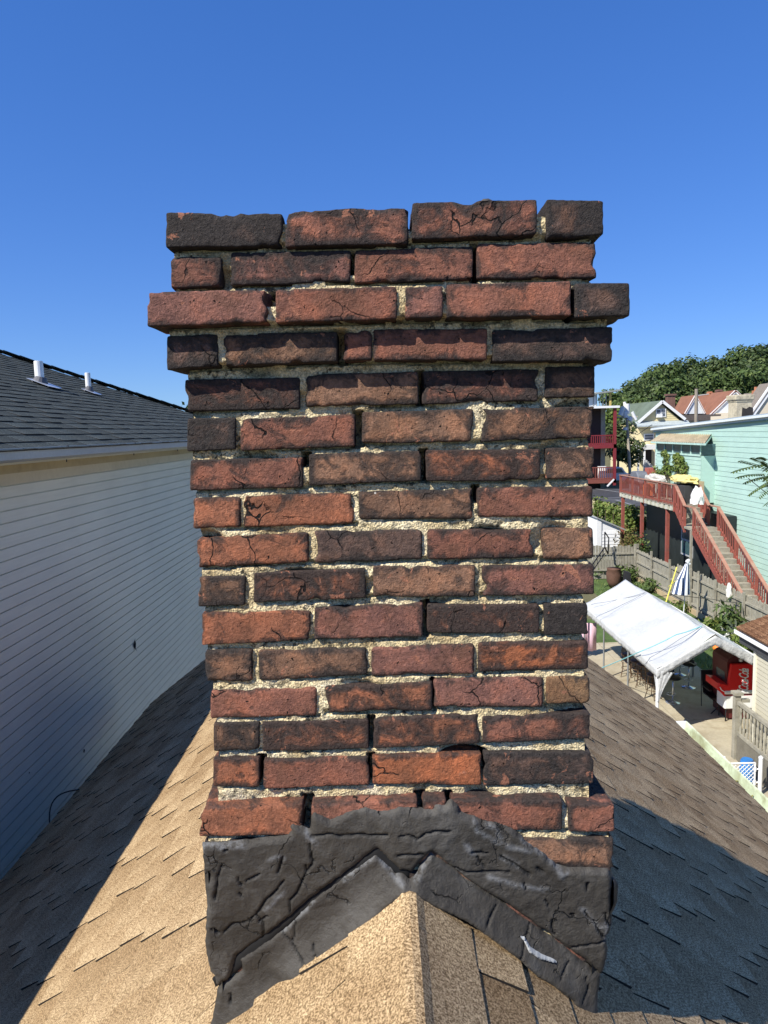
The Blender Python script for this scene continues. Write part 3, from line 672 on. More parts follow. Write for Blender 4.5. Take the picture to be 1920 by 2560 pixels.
# pale sealant stroke
st = [z8(*p) for p in [(880, 1297), (925, 1310), (960, 1370), (1040, 1430), (1110, 1465), (1160, 1490), (1165, 1505), (1110, 1490), (1030, 1460), (950, 1400), (915, 1330)]]
poly_sheet('sealant_smear', [fp(*p, y=YT-.018) for p in st], lambda u, z, h: Vector((u, YT-.0125-h-flare(u, z, 1), z)), .0025, .003, .0003, M('pale_sealant', (.33, .34, .34), .6, .2), 5, jit=.001, fold=0)
# tar up both sides
for sgn, xo in ((-1, bxl), (1, bxr)):
    pts = []; zr = lambda x: RZ-abs(x-RX)*m_
    zlo = zr(xo)-.03
    zhi = fp(*z7(72, 650))[1] if sgn < 0 else fp(*z8(1572, 830))[1]
    pts = [(YT-.008, zhi-.02), (YT+.08, zhi+.004), (YT+.2, zhi-.02), (YT+.33, zhi+.01), (YB+.02, zhi-.01), (YB+.02, zlo), (YT-.008, zlo)]
    poly_sheet('tar_coat', pts, lambda u, z, h, sgn=sgn, xo=xo: Vector((xo+sgn*h-sgn*((.04 if sgn > 0 else .014)*min(1, max(0, (z17-.14-z)/.1))+(0 if sgn > 0 else .009)), u, z)), .009, .007, .0012, MAT_TAR, 11+sgn, fold=.003)
    b = MB(); b.hexa([RP((abs(xo-RX))/math.cos(PITCH)-.02, sgn, YT-.03, .002), RP((abs(xo-RX))/math.cos(PITCH)+.075, sgn, YT-.03, .002), RP((abs(xo-RX))/math.cos(PITCH)+.075, sgn, YB+.05, .002), RP((abs(xo-RX))/math.cos(PITCH)-.02, sgn, YB+.05, .002),
                      RP((abs(xo-RX))/math.cos(PITCH)-.02, sgn, YT-.03, .014), RP((abs(xo-RX))/math.cos(PITCH)+.075, sgn, YT-.03, .007), RP((abs(xo-RX))/math.cos(PITCH)+.075, sgn, YB+.05, .007), RP((abs(xo-RX))/math.cos(PITCH)-.02, sgn, YB+.05, .014)])
#MARK
# ================================================================== GROUND
ground_m = M('earth', (.13, .12, .06), .95, .4, .6, 9, .0)
def gz(x, y): return 0 if y < 46 else (3.0*min(1, (y-46)/14) + min(1, max(0, (x-8)/25))*min(max(0, y-95), 60)*.13*(1 if y < 300 else 0))
b = MB(); ys = [-60, 0, 20, 46, 50, 54, 60, 95, 120, 160, 260, 500, 1600]; xs_ = [-1500, -200, -60, 0, 8, 20, 33, 60, 200, 1500]
V = [(x, y, gz(x, y)) for y in ys for x in xs_]; nn = len(xs_)
fc = [(j*nn+i, j*nn+i+1, (j+1)*nn+i+1, (j+1)*nn+i) for j in range(len(ys)-1) for i in range(nn-1)]
put(link('ground', meshdata('ground', V, fc), ground_m), kind='structure')
grass_m = M('lawn', (.07, .11, .03), .95, .5, 2.5, 25, .01)
b = MB(); b.box((10.6, 14, .0), (13.7, 46, .02)); b.box((2.9, 27.1, .0), (10.6, 30.5, .02)); put(b.obj('grass', grass_m), kind='structure')
conc = M('concrete', (.40, .35, .25), .9, .18, 1.2, 14, .003, dirt=((.24, .19, .11), .7))
pat = bpy.data.objects.new('patio', None); col.objects.link(pat); pat['kind'] = 'structure'; pat.location = (7, 20, 0)
for i in range(3):
    for j in range(6):
        b = MB(); x0 = 3.0+i*2.6; y0 = 12+j*2.5; b.box((x0+.012, y0+.012, 0), (x0+2.59, y0+2.49, .05+.004*((i+j) % 2))); b.obj('slab', conc, pat)
rr = random.Random(4)
b = MB()
for _ in range(2200):
    x = rr.uniform(10.6, 13.7); y = rr.uniform(15, 40); h = rr.uniform(.05, .2); a = rr.uniform(0, 6.28)
    b.add([(x, y, .02), (x+.03*math.cos(a), y+.03*math.sin(a), .02), (x+rr.gauss(0, .05), y+rr.gauss(0, .05), h)], [(0, 1, 2)], rr.random())
put(b.obj('grass_tufts', MAT_LEAFY), kind='stuff')

# ================================================================== LEFT NEIGHBOUR
GX, WX = -2.42, -2.85
ng = empty('neighbour_house', (WX-4, 6, 0), 'pale sided house with dark shingled hip roof close beside the tan roof', 'house')
zg = A(0, 1122, x=GX).z; yE = A(669, 1092, x=GX).y
d0 = ray(0, 881); u0 = d0[0]/d0[1]; t0 = (u0*yE-GX)/(u0-1); yy0 = yE-t0; z0_ = H+d0[2]/d0[1]*yy0; P2 = math.atan((z0_-zg)/t0)
print('neighbour', zg, yE, t0, math.degrees(P2))
HW = 4.3; ynear = -3.0
v = [(GX, ynear, zg-.02), (GX, yE, zg-.02), (GX-2*HW, yE, zg-.02), (GX-2*HW, ynear, zg-.02), (GX-HW, yE-HW, zg-.02+HW*math.tan(P2)), (GX-HW, ynear, zg-.02+HW*math.tan(P2))]
link('roof_slope', meshdata('roof_slope', v, [(0, 1, 4, 5), (1, 2, 4), (2, 3, 5, 4), (0, 5, 3), (0, 3, 2, 1)]), MAT_CHAR, ng)
fr = lambda s, y, h: Vector((GX-s*math.cos(P2)+h*math.sin(P2)+.01, y, zg-.02+s*math.sin(P2)+h*math.cos(P2)))
# here the bottom edge of each course is the lower one: run the course index downwards from the ridge
SM = HW/math.cos(P2)
fr2 = lambda s, y, h: fr(SM-s, y, h)
n = shingle_tabs(ng, fr2, 0, SM+.03, .8, yE, .145, .16, .42, (.010, .013), (.006, .009), MAT_CHAR, lambda s, y: y < yE-(SM-s)*math.cos(P2), 290, seed=21)
print('n tabs', n)
b = MB()
for i in range(36):
    t_ = i*.17; p = Vector((GX-t_, yE-t_, zg+t_*math.tan(P2)+.015)); 
    if t_ < HW: b.beam(p, p+Vector((-.2, -.2, .2*math.tan(P2)+.012)), .24, .012, rr.random())
b.obj('hip_cap', MAT_CHAR, ng)
alu = M('aged_aluminium', (.34, .35, .36), .4, .12, 3, 40, metal=.4)
b = MB(); pr = [(0, .0), (.0, -.085), (-.02, -.105), (-.085, -.105), (-.10, -.08), (-.115, 0), (-.112, 0), (-.095, -.078), (-.08, -.098), (-.022, -.098), (-.006, -.08), (-.006, -.006), (-.014, -.006), (-.014, .0)]
GW = .12; sc_ = .9
b.prism([(GX+a*sc_, ynear, zg+c*sc_) for a, c in pr], (0, yE-ynear, 0)); b.obj('gutter', alu, ng)
for y in np.arange(1.0, yE, 1.5):
    b = MB(); b.box((GX-.012, y, zg-.012), (GX+.003, y+.012, zg+.004)); b.tube((GX-.02, y+.006, zg-.105), (GX-.02, y+.006, zg-.125), .004); b.obj('gutter_spike', M('dark_metal', (.05, .05, .055), .5), ng)
z_at = lambda py, x: A(0, py, x=x).z
b = MB(); b.box((WX+.0, ynear, z_at(1161, WX+.17)), (GX-.10, yE-.1, zg-.09)); b.obj('soffit', M('fascia_grey', (.50, .50, .44), .5, .08), ng)
tanb = M('frieze_tan', (.40, .33, .20), .7, .12, 1.5, 20, dirt=((.24, .18, .10), .5))
tanl = M('frieze_pale', (.56, .50, .36), .7, .08, 1.5, 20, dirt=((.34, .30, .2), .3))
b = MB(); b.box((WX-.02, ynear, z_at(1187, WX+.03)), (WX+.03, yE-.3, z_at(1160, WX+.03))); b.obj('frieze_board', tanb, ng)
b = MB(); b.box((WX-.02, ynear, z_at(1216, WX+.018)), (WX+.018, yE-.3, z_at(1186, WX+.018))); b.obj('frieze_board', tanl, ng)
vinyl = siding_material('vinyl_siding', (.66, .645, .52), .45, .05, .10, (.40, .40, .36))
ex = .0325*2.85; zt0 = z_at(1215, WX)
def lap_board(parent, x, y0, y1, zt, ex, mat, out=1, th=.011, clip=None, name='siding_board'):
    b = MB(); o_ = out
    zb_ = zt-ex
    P = lambda y, a, z: (x+o_*a, y, z)
    tb_ = min(.017, ex*.12)
    v = [P(y0, -.014, zb_), P(y0, th*.6, zb_), P(y0, th*.6, zb_+.006), P(y0, .002, zt-tb_), P(y0, -.012, zt-tb_), P(y0, -.012, zt), P(y0, -.014, zt)]
    b.prism(v, (0, y1-y0, 0)); return b.obj(name, mat, parent)
for i in range(42): lap_board(ng, WX, ynear, yE-.35, zt0-i*ex, ex, vinyl)
b = MB(); b.box((WX-7.9, ynear, 0), (WX-.02, yE-.36, zg-.12)); b.obj('wall', vinyl, ng)
# torn hole in the siding, and a smaller dent
for (px, py, w_, h_) in ((337, 1612, .035, .085), (210, 1877, .014, .035), (73, 1932, .008, .010)):
    c = A(px, py, x=WX+.012); b = MB(); ring = []
    for i in range(14):
        a = i/14*6.283; q = 1+.35*noise.noise(Vector((px, i*.9, 0))); ring.append((WX+.0125, c.y+w_*q*math.cos(a), c.z+h_*.5*q*math.sin(a)))
    b.prism(ring, (.0015, 0, 0)); b.obj('siding_hole', M('hole_black', (.008, .008, .01), 1), ng)
    if w_ > .03:
        b = MB(); 
        for s_ in (1, -1): b.add([(WX+.014, c.y+.01*s_, c.z+s_*.04), (WX+.014, c.y-.015*s_, c.z+s_*.045), (WX+.03, c.y-.02*s_, c.z+s_*.085)], [(0, 1, 2)])
        b.obj('torn_flap', M('hole_black', (.008, .008, .01), 1), ng)
npl = (GX, 0, zg); nn_ = (math.tan(P2), 0, 1)
pvc = M('white_pvc', (.80, .80, .78), .35, .04)
for (px, py, py1, wpx) in ((100, 957, 905, 21), (222, 979, 934, 13)):
    p = Apl(px, py, npl, nn_); dist = p.y; r_ = wpx/2/F*dist; hh = (py-py1)/F*dist
    b = MB(); b.tube(p-Vector((0, 0, .1)), p+Vector((0, 0, hh)), r_, r_, 14); b.tube(p+Vector((0, 0, hh)), p+Vector((0, 0, hh+.004)), r_*.85, r_*.85, 14)
    pipe = b.obj('vent_pipe', pvc, ng)
    nv = Vector((math.sin(P2), 0, math.cos(P2)))
    b = MB(); b.tube(p-nv*.005, p+nv*.05+Vector((0, 0, .03)), r_*1.9, r_*1.15, 14); bo = b.obj('rubber_boot', M('boot_grey', (.10, .10, .11), .6), pipe)
    b = MB(); dn = Vector((math.cos(P2), 0, -math.sin(P2))); yv = Vector((0, 1, 0)); q = r_*3.4
    b.prism([p+nv*.014+dn*q*a+yv*q*c for a, c in ((-.5, -1), (1.1, -1), (1.35, 0), (1.1, 1), (-.5, 1))], nv*.004); b.obj('metal_flashing', M('bright_metal', (.55, .58, .62), .35, .05, metal=.5), pipe)
tb = empty('background_tree', (-12, 42, 0), 'tree top showing left of the chimney above the dark roof', 'tree')
c = A(462, 1000, y=40)
leaves('crown', [((c.x+1.6, 40, c.z-1.3), (1.9, 1.9, 2.0))], 900, .16, MAT_LEAFD, tb, 5)
b = MB(); b.tube((c.x+1.6, 40, 0), (c.x+1.6, 40, c.z-1.5), .25, .12); b.obj('trunk', MAT_BARK, tb); tb.location = (c.x+1.6, 40, 0)
for ch in tb.children: ch.matrix_parent_inverse = Matrix.Translation(-tb.location)

# ================================================================== MINT BUILDING
MX = 16.5
mint = empty('mint_building', (MX+4, 28, 0), 'mint green clapboard building with grey flashed roof edge beyond the fence', 'building')
mintm = siding_material('mint_siding', (.40, .575, .50), .6, .05, .12, (.34, .46, .41))
rl = A(1640, 1071, x=MX); rr_ = A(1920, 1037, x=MX)
sl_ = (rr_.z-rl.z)/(rr_.y-rl.y); yNear = 13.0; ztop_ = lambda y: rl.z+(y-rl.y)*sl_; yFar = rl.y
ex = .0145*MX
b = MB(); b.prism([(MX, yNear, 0), (MX, yFar, 0), (MX, yFar, ztop_(yFar)-.12), (MX, yNear, ztop_(yNear)-.12)], (8, 0, 0)); b.obj('wall', mintm, mint)
zs = A(1900, 1092, x=MX).z
kk = int((ztop_(yNear)-zs)/ex)+1
zt = zs+kk*ex
while zt > .2:
    # board clipped by the sloping roof line
    zb_ = zt-ex
    y1 = yFar; y0 = yNear
    def yof(z): return rl.y+(z+.13-rl.z)/sl_
    if zb_ > ztop_(yFar)-.13: y1b = min(yFar, yof(zb_))
    else: y1b = yFar
    if zt > ztop_(yFar)-.13: y1t = min(yFar, yof(zt))
    else: y1t = yFar
    if y1b > yNear+.2:
        y1t = max(y1t, yNear+.05)
        b = MB(); X = MX
        b.add([(X-.020, yNear, zb_-.01), (X-.020, y1b, zb_-.01), (X-.004, y1t, zt), (X-.004, yNear, zt), (X, yNear, zb_-.01), (X, y1b, zb_-.01), (X, y1t, zt), (X, yNear, zt)],
              [(0, 1, 2, 3), (0, 4, 5, 1), (1, 5, 6, 2), (3, 2, 6, 7), (0, 3, 7, 4)]); b.obj('siding_board', mintm, mint)
    zt -= ex
galv = M('galvanised_edge', (.36, .42, .46), .45, .1, 2, 20, metal=.2)
def slopebox(b, xa, xb, za, zb_, ya=yNear, yb=None):
    yb = yb or yFar+.2
    b.hexa([(xa, ya, ztop_(ya)+za), (xb, ya, ztop_(ya)+za), (xb, yb, ztop_(yb)+za), (xa, yb, ztop_(yb)+za), (xa, ya, ztop_(ya)+zb_), (xb, ya, ztop_(ya)+zb_), (xb, yb, ztop_(yb)+zb_), (xa, yb, ztop_(yb)+zb_)])
b = MB(); slopebox(b, MX-.22, MX+8, -.03, .05); b.obj('roof', galv, mint)
b = MB(); slopebox(b, MX-.26, MX-.10, -.10, .0); slopebox(b, MX-.10, MX-.06, -.20, -.10); b.obj('fascia', M('fascia_white', (.66, .70, .70), .5, .08), mint)
b = MB(); slopebox(b, MX-.15, MX-.02, -.24, -.2); b.obj('soffit', M('soffit_green', (.16, .26, .23), .6), mint)
# corrugated awning
aw0 = A(1778, 1086, x=MX-.02); aw1 = A(1655, 1084, x=MX-.02); lo0 = A(1763, 1108, x=MX-1.0); lo1 = A(1628, 1103, x=MX-1.0)
b = MB(); nC = 26; vv = []; ff = []
for i in range(nC*4+1):
    t_ = i/(nC*4); h = .035*math.cos(i*math.pi/2); a = aw0.lerp(aw1, t_)+Vector((0, 0, h)); c = lo0.lerp(lo1, t_)+Vector((0, 0, h)); vv += [a, c, a-Vector((0, 0, .012)), c-Vector((0, 0, .012))]
for i in range(nC*4): q = i*4; ff += [(q, q+4, q+5, q+1), (q+2, q+3, q+7, q+6), (q+1, q+5, q+7, q+3)]
b.add(vv, ff); b.obj('corrugated_awning', M('awning_tan', (.42, .35, .24), .6, .25, 2, 12, dirt=((.18, .15, .1), .5)), mint)
b = MB(); b.beam(lo0-Vector((0, 0, .06)), lo1-Vector((0, 0, .06)), .06, .09); b.beam(lo0-Vector((0, 0, .06)), aw0-Vector((0, 0, .10)), .06, .08)
b.obj('awning_frame', M('mint_trim', (.42, .59, .52), .6), mint)
# enclosed porch with dark glazing under the awning
pA = A(1752, 1112, x=MX-.75); pB = A(1642, 1105, x=MX-.75); zt1 = pA.z+.05; zg1 = A(1700, 1133, x=MX-.75).z
b = MB(); b.box((MX-.72, pA.y, zg1-.03), (MX, pB.y, zt1-.02)); b.obj('porch_glazing', M('dark_glass', (.05, .10, .11), .15, .3, 3, 9, spec=.6), mint)
b = MB(); y = pA.y
while y < pB.y: b.box((MX-.76, y, zg1-.05), (MX-.70, y+.07, zt1)); y += (pB.y-pA.y)/5.02
b.box((MX-.77, pA.y, zg1-.09), (MX-.69, pB.y, zg1-.0)); b.obj('porch_mullions', _mc['mint_trim'], mint)
b = MB(); b.box((MX-.70, pA.y, 4.5), (MX, pB.y, zg1-.06)); b.obj('porch_wall', mintm, mint)
for i in range(5): lap_board(mint, MX-.72, pA.y, pB.y, zg1-.06-i*.235, .235, mintm, -1, .018)
dA = A(1777, 1134, x=MX-.03); dB = A(1758, 1200, x=MX-.03)
b = MB(); b.box((MX-.06, dA.y, 4.5), (MX-.02, dB.y, dA.z)); b.obj('door', M('door_brown', (.16, .11, .07), .5, .2), mint)
b = MB()
for y in (dA.y-.1, dB.y): b.box((MX-.09, y, 4.5), (MX-.02, y+.1, dA.z+.12))
b.box((MX-.09, dA.y-.1, dA.z), (MX-.02, dB.y+.1, dA.z+.12)); b.obj('door_frame', MAT_WHITE, mint)
for wy0 in ():
    b = MB(); b.box((MX-.05, wy0, 1.6), (MX-.02, wy0+1.0, 3.0)); wf = b.obj('window', M('window_white', (.7, .7, .7), .5), mint)
    b = MB(); b.box((MX-.07, wy0+.1, 1.7), (MX-.05, wy0+.9, 2.28)); b.box((MX-.07, wy0+.1, 2.34), (MX-.05, wy0+.9, 2.9)); b.obj('pane', _mc['dark_glass'], wf)
vn = empty('climbing_vine', (MX-.9, 38, 4.4), 'leafy vine climbing the mint porch wall under the tan awning', 'vine')
bl = []
for i in range(34):
    px_ = rr.uniform(1632, 1716); p = A(px_, rr.uniform(1128+max(0, px_-1690)*1.4, 1188), x=MX-.85); bl.append((tuple(p), (.12, rr.uniform(.2, .5), rr.uniform(.12, .26))))
leaves('foliage', bl, 1500, .08, MAT_LEAFY, vn, 8)
b = MB()
for q in bl: b.path([(MX-.84, q[0][1]+.2, 4.6), (MX-.84, q[0][1]-.1, (4.6+q[0][2])/2), q[0]], .015, 4)
b.obj('stem', MAT_BARK, vn)

# ================================================================== RED DECK AND STAIRS
DX = 14.5
red = M('red_stain', (.27, .075, .055), .7, .25, 3, 30, .002, dirt=((.16, .08, .06), .5))
redtop = M('red_faded', (.34, .17, .12), .75, .25, 4, 40, dirt=((.30, .25, .18), .6))
woodg = M('weathered_wood', (.30, .28, .22), .85, .25, 4, 40, .003, dirt=((.14, .13, .10), .6))
dk = empty('red_deck', (DX+1, 36, 0), 'raised red stained deck with a long stair down beside the mint wall', 'deck')
zd = (A(1552, 1234, x=DX).z+A(1685, 1257, x=DX).z)/2; zr_ = (A(1552, 1186, x=DX).z+A(1690, 1216, x=DX).z)/2
yd0 = A(1690, 1216, x=DX).y; yd1 = A(1552, 1186, x=DX).y; print('deck', zd, zr_, yd0, yd1)
for i in range(int((MX-.05-DX)/.15)):
    b = MB(); b.box((DX-.08+i*.15, yd0, zd-.04), (DX+.06+i*.15, yd1, zd-.004*(i % 2))); b.obj('deck_board', woodg, dk)
b = MB(); b.box((DX-.02, yd0, zd-.30), (DX+.04, yd1, zd-.045)); b.box((DX, yd1-.05, zd-.30), (MX-.1, yd1, zd-.045)); b.obj('rim_joist', M('pale_rim', (.50, .49, .40), .8, .3, 5, 30, dirt=((.16, .15, .12), .7)), dk)
jm = _mc['pale_rim']
for i in range(14):
    y = yd0+.2+i*(yd1-yd0)/14; b = MB(); b.box((DX-.1, y, zd-.27), (DX-.025, y+.28, zd-.06)); b.obj('joist_block', jm, dk)
posts_y = np.linspace(yd0+.05, yd1-.08, 5)
for y in posts_y:
    b = MB(); b.box((DX-.09, y-.05, zd-.3), (DX+.01, y+.05, zr_)); b.obj('rail_post', red, dk)
b = MB(); b.box((DX-.12, yd0, zr_), (DX+.04, yd1, zr_+.04)); b.box((DX, yd1-.14, zr_), (MX-.1, yd1, zr_+.04)); b.obj('hand_rail', redtop, dk)
b = MB(); b.box((DX-.06, yd0, zd+.06), (DX-.02, yd1, zd+.13)); b.obj('bottom_rail', red, dk)
nb_ = 44
for i in range(nb_):
    y = yd0+.1+i*(yd1-yd0-.2)/nb_; b = MB(); b.box((DX-.09, y, zd-.02), (DX-.062, y+.035, zr_)); b.obj('baluster', red, dk)
for y in (yd1-.3, (yd0+yd1)/2+.6, yd0+1.1):
    for x in (DX+.05,):
        b = MB(); b.box((x-.08, y-.08, 0), (x+.08, y+.08, zd-.3)); b.obj('support_post', red, dk)
for y in (yd1-.3, yd0+1):
    b = MB(); b.box((MX-.4, y-.07, 0), (MX-.26, y+.07, zd-.3)); b.obj('support_post', red, dk)
b = MB(); b.box((MX-.55, yd0-2.2, 0), (MX-.05, yd1-.4, zd-.32)); b.obj('deck_shade_box', M('deck_shade_dark', (.022, .028, .028), .5, .4, 2), dk)  # dark box added in place of the deep shade under the deck
b = MB(); b.box((MX-.60, yd0+1.2, 1.5), (MX-.55, yd0+2.6, 3.2)); wf = b.obj('window', M('window_grey', (.35, .37, .38), .5), dk)
b = MB(); b.box((MX-.62, yd0+1.35, 1.62), (MX-.60, yd0+2.45, 2.3)); b.box((MX-.62, yd0+1.35, 2.4), (MX-.60, yd0+2.45, 3.08)); b.obj('pane', _mc['dark_glass'], wf)
# stairs: flight 1 short to a landing, flight 2 long, towards the camera
SL, SR = DX, DX+1.15
ls = A(1709, 1266, x=SL); ll = A(1735, 1272, x=SL); le = A(1845, 1471, x=SL); rs = A(1789, 1269, x=SR); re = A(1920, 1510, x=SR)
print('stairs', ll, le, rs, re)
slope = (ll.z-le.z)/(ll.y-le.y)
yl = ll.y; zl = ll.z-.95     # landing
yend = yl-(zl)/slope
def stair(y0, z0, y1, z1, n):
    for i in range(n):
        a = (i+.5)/n; y = y0+(y1-y0)*a; z = z0+(z1-z0)*a
        b = MB(); b.box((SL+.03, y-.16, z-.04), (SR-.03, y+.16, z)); b.obj('tread', woodg, dk)
        b = MB(); b.box((SL+.05, y+.12, z-.04), (SR-.05, y+.145, z+abs(z1-z0)/n-.04)); b.obj('riser', woodg, dk)
    for x in (SL, SR):
        b = MB(); b.hexa([(x-.03, y0, z0-.32), (x+.03, y0, z0-.32), (x+.03, y1, z1-.32), (x-.03, y1, z1-.32), (x-.03, y0, z0), (x+.03, y0, z0), (x+.03, y1, z1), (x-.03, y1, z1)]); b.obj('stringer', red, dk)
        b = MB(); b.beam((x, y0, z0+.98), (x, y1, z1+.98), .15, .045); b.obj('hand_rail', redtop, dk)
        b = MB(); b.beam((x-.02, y0, z0+.16), (x-.02, y1, z1+.16), .05, .08); b.obj('bottom_rail', red, dk)
        m = int(abs(y1-y0)/.17)
        for i in range(m):
            a = (i+.5)/m; y = y0+(y1-y0)*a; z = z0+(z1-z0)*a; b = MB(); b.box((x-.045, y-.02, z-.08), (x-.012, y+.02, z+.97)); b.obj('baluster', red, dk)
        for a in (0, .33, .66, 1):
            y = y0+(y1-y0)*a; z = z0+(z1-z0)*a; b = MB(); b.box((x-.05, y-.05, max(z-.3, 0)), (x+.05, y+.05, z+.98)); b.obj('rail_post', red, dk)
yl2 = yl+1.0
stair(yd0, zd, yl2, zl, max(2, int((zd-zl)/.2)))
b = MB(); b.box((SL-.05, yl, zl-.1), (SR+.05, yl2, zl)); b.obj('landing', woodg, dk)
stair(yl, zl, yend, .05, int(zl/.2))
for x in (SL, SR): b = MB(); b.box((x-.1, yl, zl+.98), (x+.1, yl2, zl+1.02)); b.obj('hand_rail', redtop, dk)
b = MB(); b.box((SL-.12, yl+.02, 0), (SL-.02, yl+.12, zl-.1)); b.obj('support_post', woodg, dk)
# door-sized tan panel by the stair head
pp = A(1752, 1203, x=SR+.1); b = MB(); b.box((SR+.1, yd0-.2, zd-.1), (SR+.16, yd0+1.1, pp.z)); put(b.obj('tan_panel', M('tan_board', (.36, .31, .19), .8, .15)), 'tan board leaning at the head of the red stairs', 'board')
# things on the deck
def on_deck(px, dx=.5): p = A(px, 1200, x=DX+dx); return Vector((DX+dx, p.y, zd))
p = on_deck(1597, .55)
gr = empty('covered_grill', p, 'grill under a grey cover on the far end of the red deck', 'grill')
b = MB(); prof_ = [(-.75, .0), (-.78, .75), (-.6, 1.15), (-.35, 1.32), (.35, 1.32), (.6, 1.15), (.78, .75), (.75, 0)]
b.prism([p+Vector((-.3, a, c)) for a, c in prof_], (.62, 0, 0)); b.obj('cover', M('grey_tarp', (.14, .15, .17), .6, .3, 4, 20), gr, bev=.05)
b = MB(); b.box(p+Vector((-.32, -.8, .60)), p+Vector((.34, .8, .66))); b.obj('cover_hem', M('dark_hem', (.04, .04, .045), .6), gr)
def blob_heap(name, c, dims, mat, label, cat, seed, n=12):
    bm = bmesh.new(); bmesh.ops.create_icosphere(bm, subdivisions=3, radius=1)
    for v_ in bm.verts:
        q = v_.co.copy(); f_ = 1+.35*noise.noise(q*2.1+Vector((seed, 0, 0)))+.18*noise.noise(q*6+Vector((0, seed, 0)))
        v_.co = Vector((q.x*dims[0], q.y*dims[1], max(q.z, -.3)*dims[2]))*f_+Vector(c)
    me = bpy.data.meshes.new(name); bm.to_mesh(me); bm.free(); o = link(name, me, mat, None, False); return put(o, label, cat)
p = on_deck(1640, .7); blob_heap('folded_tarp', p+Vector((0, 0, 1.0)), (.35, 1.2, .28), M('tarp_pale', (.50, .48, .42), .7, .3, 3, 10), 'pale rolled tarp lying over furniture next to the grill', 'tarp', 2)
b = MB(); b.box(p+Vector((-.3, -1, .78)), p+Vector((.35, 1, .84)))
for dx in (-.25, .25):
    for dy in (-.9, .9): b.tube(p+Vector((dx, dy, 0)), p+Vector((dx, dy, .8)), .025)
put(b.obj('deck_table', woodg), 'weathered table carrying the pale rolled tarp on the red deck', 'table')
p = on_deck(1715, .9); blob_heap('yellow_cushions', p+Vector((0, .3, 1.15)), (.45, 1.3, .28), M('yellow_cloth', (.62, .52, .20), .8, .35, 3, 8), 'yellow and cream patterned cushions heaped at the deck corner', 'cushions', 5)
b = MB(); b.box(p+Vector((-.35, -.7, .0)), p+Vector((.3, .9, .95))); put(b.obj('storage_crate', M('crate_black', (.05, .05, .05), .6), bev=.02), 'black storage crate under the yellow cushions', 'crate')
p = on_deck(1735, .25); blob_heap('white_bag', p+Vector((0, -.4, .45)), (.28, .35, .6), M('bag_white', (.72, .70, .66), .6, .1, 4), 'white bag slumped on the deck by the stair head', 'bag', 9)
p = on_deck(1618, .25)
b = MB(); b.box(p+Vector((-.12, -.3, .1)), p+Vector((.2, .3, .75))); put(b.obj('orange_bag', M('orange_cloth', (.62, .16, .06), .7)), 'orange bag seen through the deck balusters', 'bag')
p = on_deck(1625, 1.2); b = MB(); b.box(p+Vector((-.2, -.3, .0)), p+Vector((.2, .3, 1.5))); put(b.obj('red_cabinet', M('cabinet_red', (.40, .12, .09), .6)), 'small red cabinet behind the grill on the deck', 'cabinet')

# ================================================================== WOODEN FENCE
FX = 13.8
fn = empty('wooden_fence', (FX, 28, 0), 'weathered grey picket fence between the yard and the red stairs', 'fence')
y = 16.0
while y < 38.3:
    h = 1.88+rr.gauss(0, .025)-.18*(y > 33); wq = .13+rr.random()*.012; lean = rr.gauss(0, .008)
    b = MB(); b.prism([(FX-.01, y, .12), (FX-.01, y+wq, .12), (FX-.01+lean, y+wq, h-.06), (FX-.01+lean, y+wq*.72, h), (FX-.01+lean, y+wq*.28, h), (FX-.01+lean, y, h-.06)], (.022, 0, 0)); b.obj('picket', woodg, fn)
    y += wq+.016
woodd = M('weathered_wood_dark', (.17, .155, .12), .9, .3, 5, 40)
for z in (.35, .98, 1.55): b = MB(); b.box((FX-.075, 16, z), (FX-.015, 38.3, z+.085)); b.obj('fence_rail', woodg, fn)
for y in np.arange(17.2, 38.4, 2.35): b = MB(); b.box((FX-.15, y, 0), (FX-.06, y+.09, 1.98)); b.obj('fence_post', woodg, fn)
b = MB(); b.box((FX-.2, 16, 0), (FX-.14, 38, .26)); b.obj('kick_board', M('kick_tan', (.42, .32, .19), .85, .2, 2), fn)
fn2 = empty('side_fence', (12, 39.5, 0), 'short grey plank fence at the far end of the garden', 'fence')
x = 10.8
while x < 13.9:
    b = MB(); b.box((x, 38.6, .05), (x+.14, 38.625, 1.9+rr.gauss(0, .05))); b.obj('picket', woodg, fn2); x += .16
for z in (.5, 1.4): b = MB(); b.box((10.8, 38.54, z), (13.9, 38.598, z+.09)); b.obj('fence_rail', woodg, fn2)

# ================================================================== CANOPY TENT
cn = empty('canopy_tent', (8.6, 21.6, 0), 'long white canopy tent pitched over the concrete patio', 'tent')
fab = M('white_tarp', (.50, .505, .49), .5, .12, 2, 12, .02)
xa, xr_, xb = 7.15, 8.68, 10.22; ya, yb = 18.3, 25.3; ez, rz = 2.02, 2.93
nU, nV = 40, 70; V = []; fc = []
fr_y = [ya+i*(yb-ya)/3 for i in range(4)]
for j in range(nV+1):
    y = ya+(yb-ya)*j/nV
    sag = min(abs(y-f_) for f_ in fr_y)/((yb-ya)/6)
    for i in range(nU+1):
        u = i/nU; x = xa+(xb-xa)*u; a = 1-abs(x-xr_)/(xr_-xa if x < xr_ else xb-xr_)
        z = ez+(rz-ez)*a - .09*sag*(.6+.4*math.sin(a*3.14))-.07*math.sin(a*math.pi)
        z += .03*noise.noise(Vector((x*1.3+y*1.1, y*.5-x, 0))*1.4)+.02*noise.noise(Vector((x*5+y*1.5, y*.8, 3)))*(1.2-a)
        V.append((x, y, z))
for j in range(nV):
    for i in range(nU): q = j*(nU+1)+i; fc.append((q, q+1, q+nU+2, q+nU+1))
o = link('roof_cover', meshdata('roof_cover', V, fc), fab, cn, True)
md = o.modifiers.new('t', 'SOLIDIFY'); md.thickness = .004
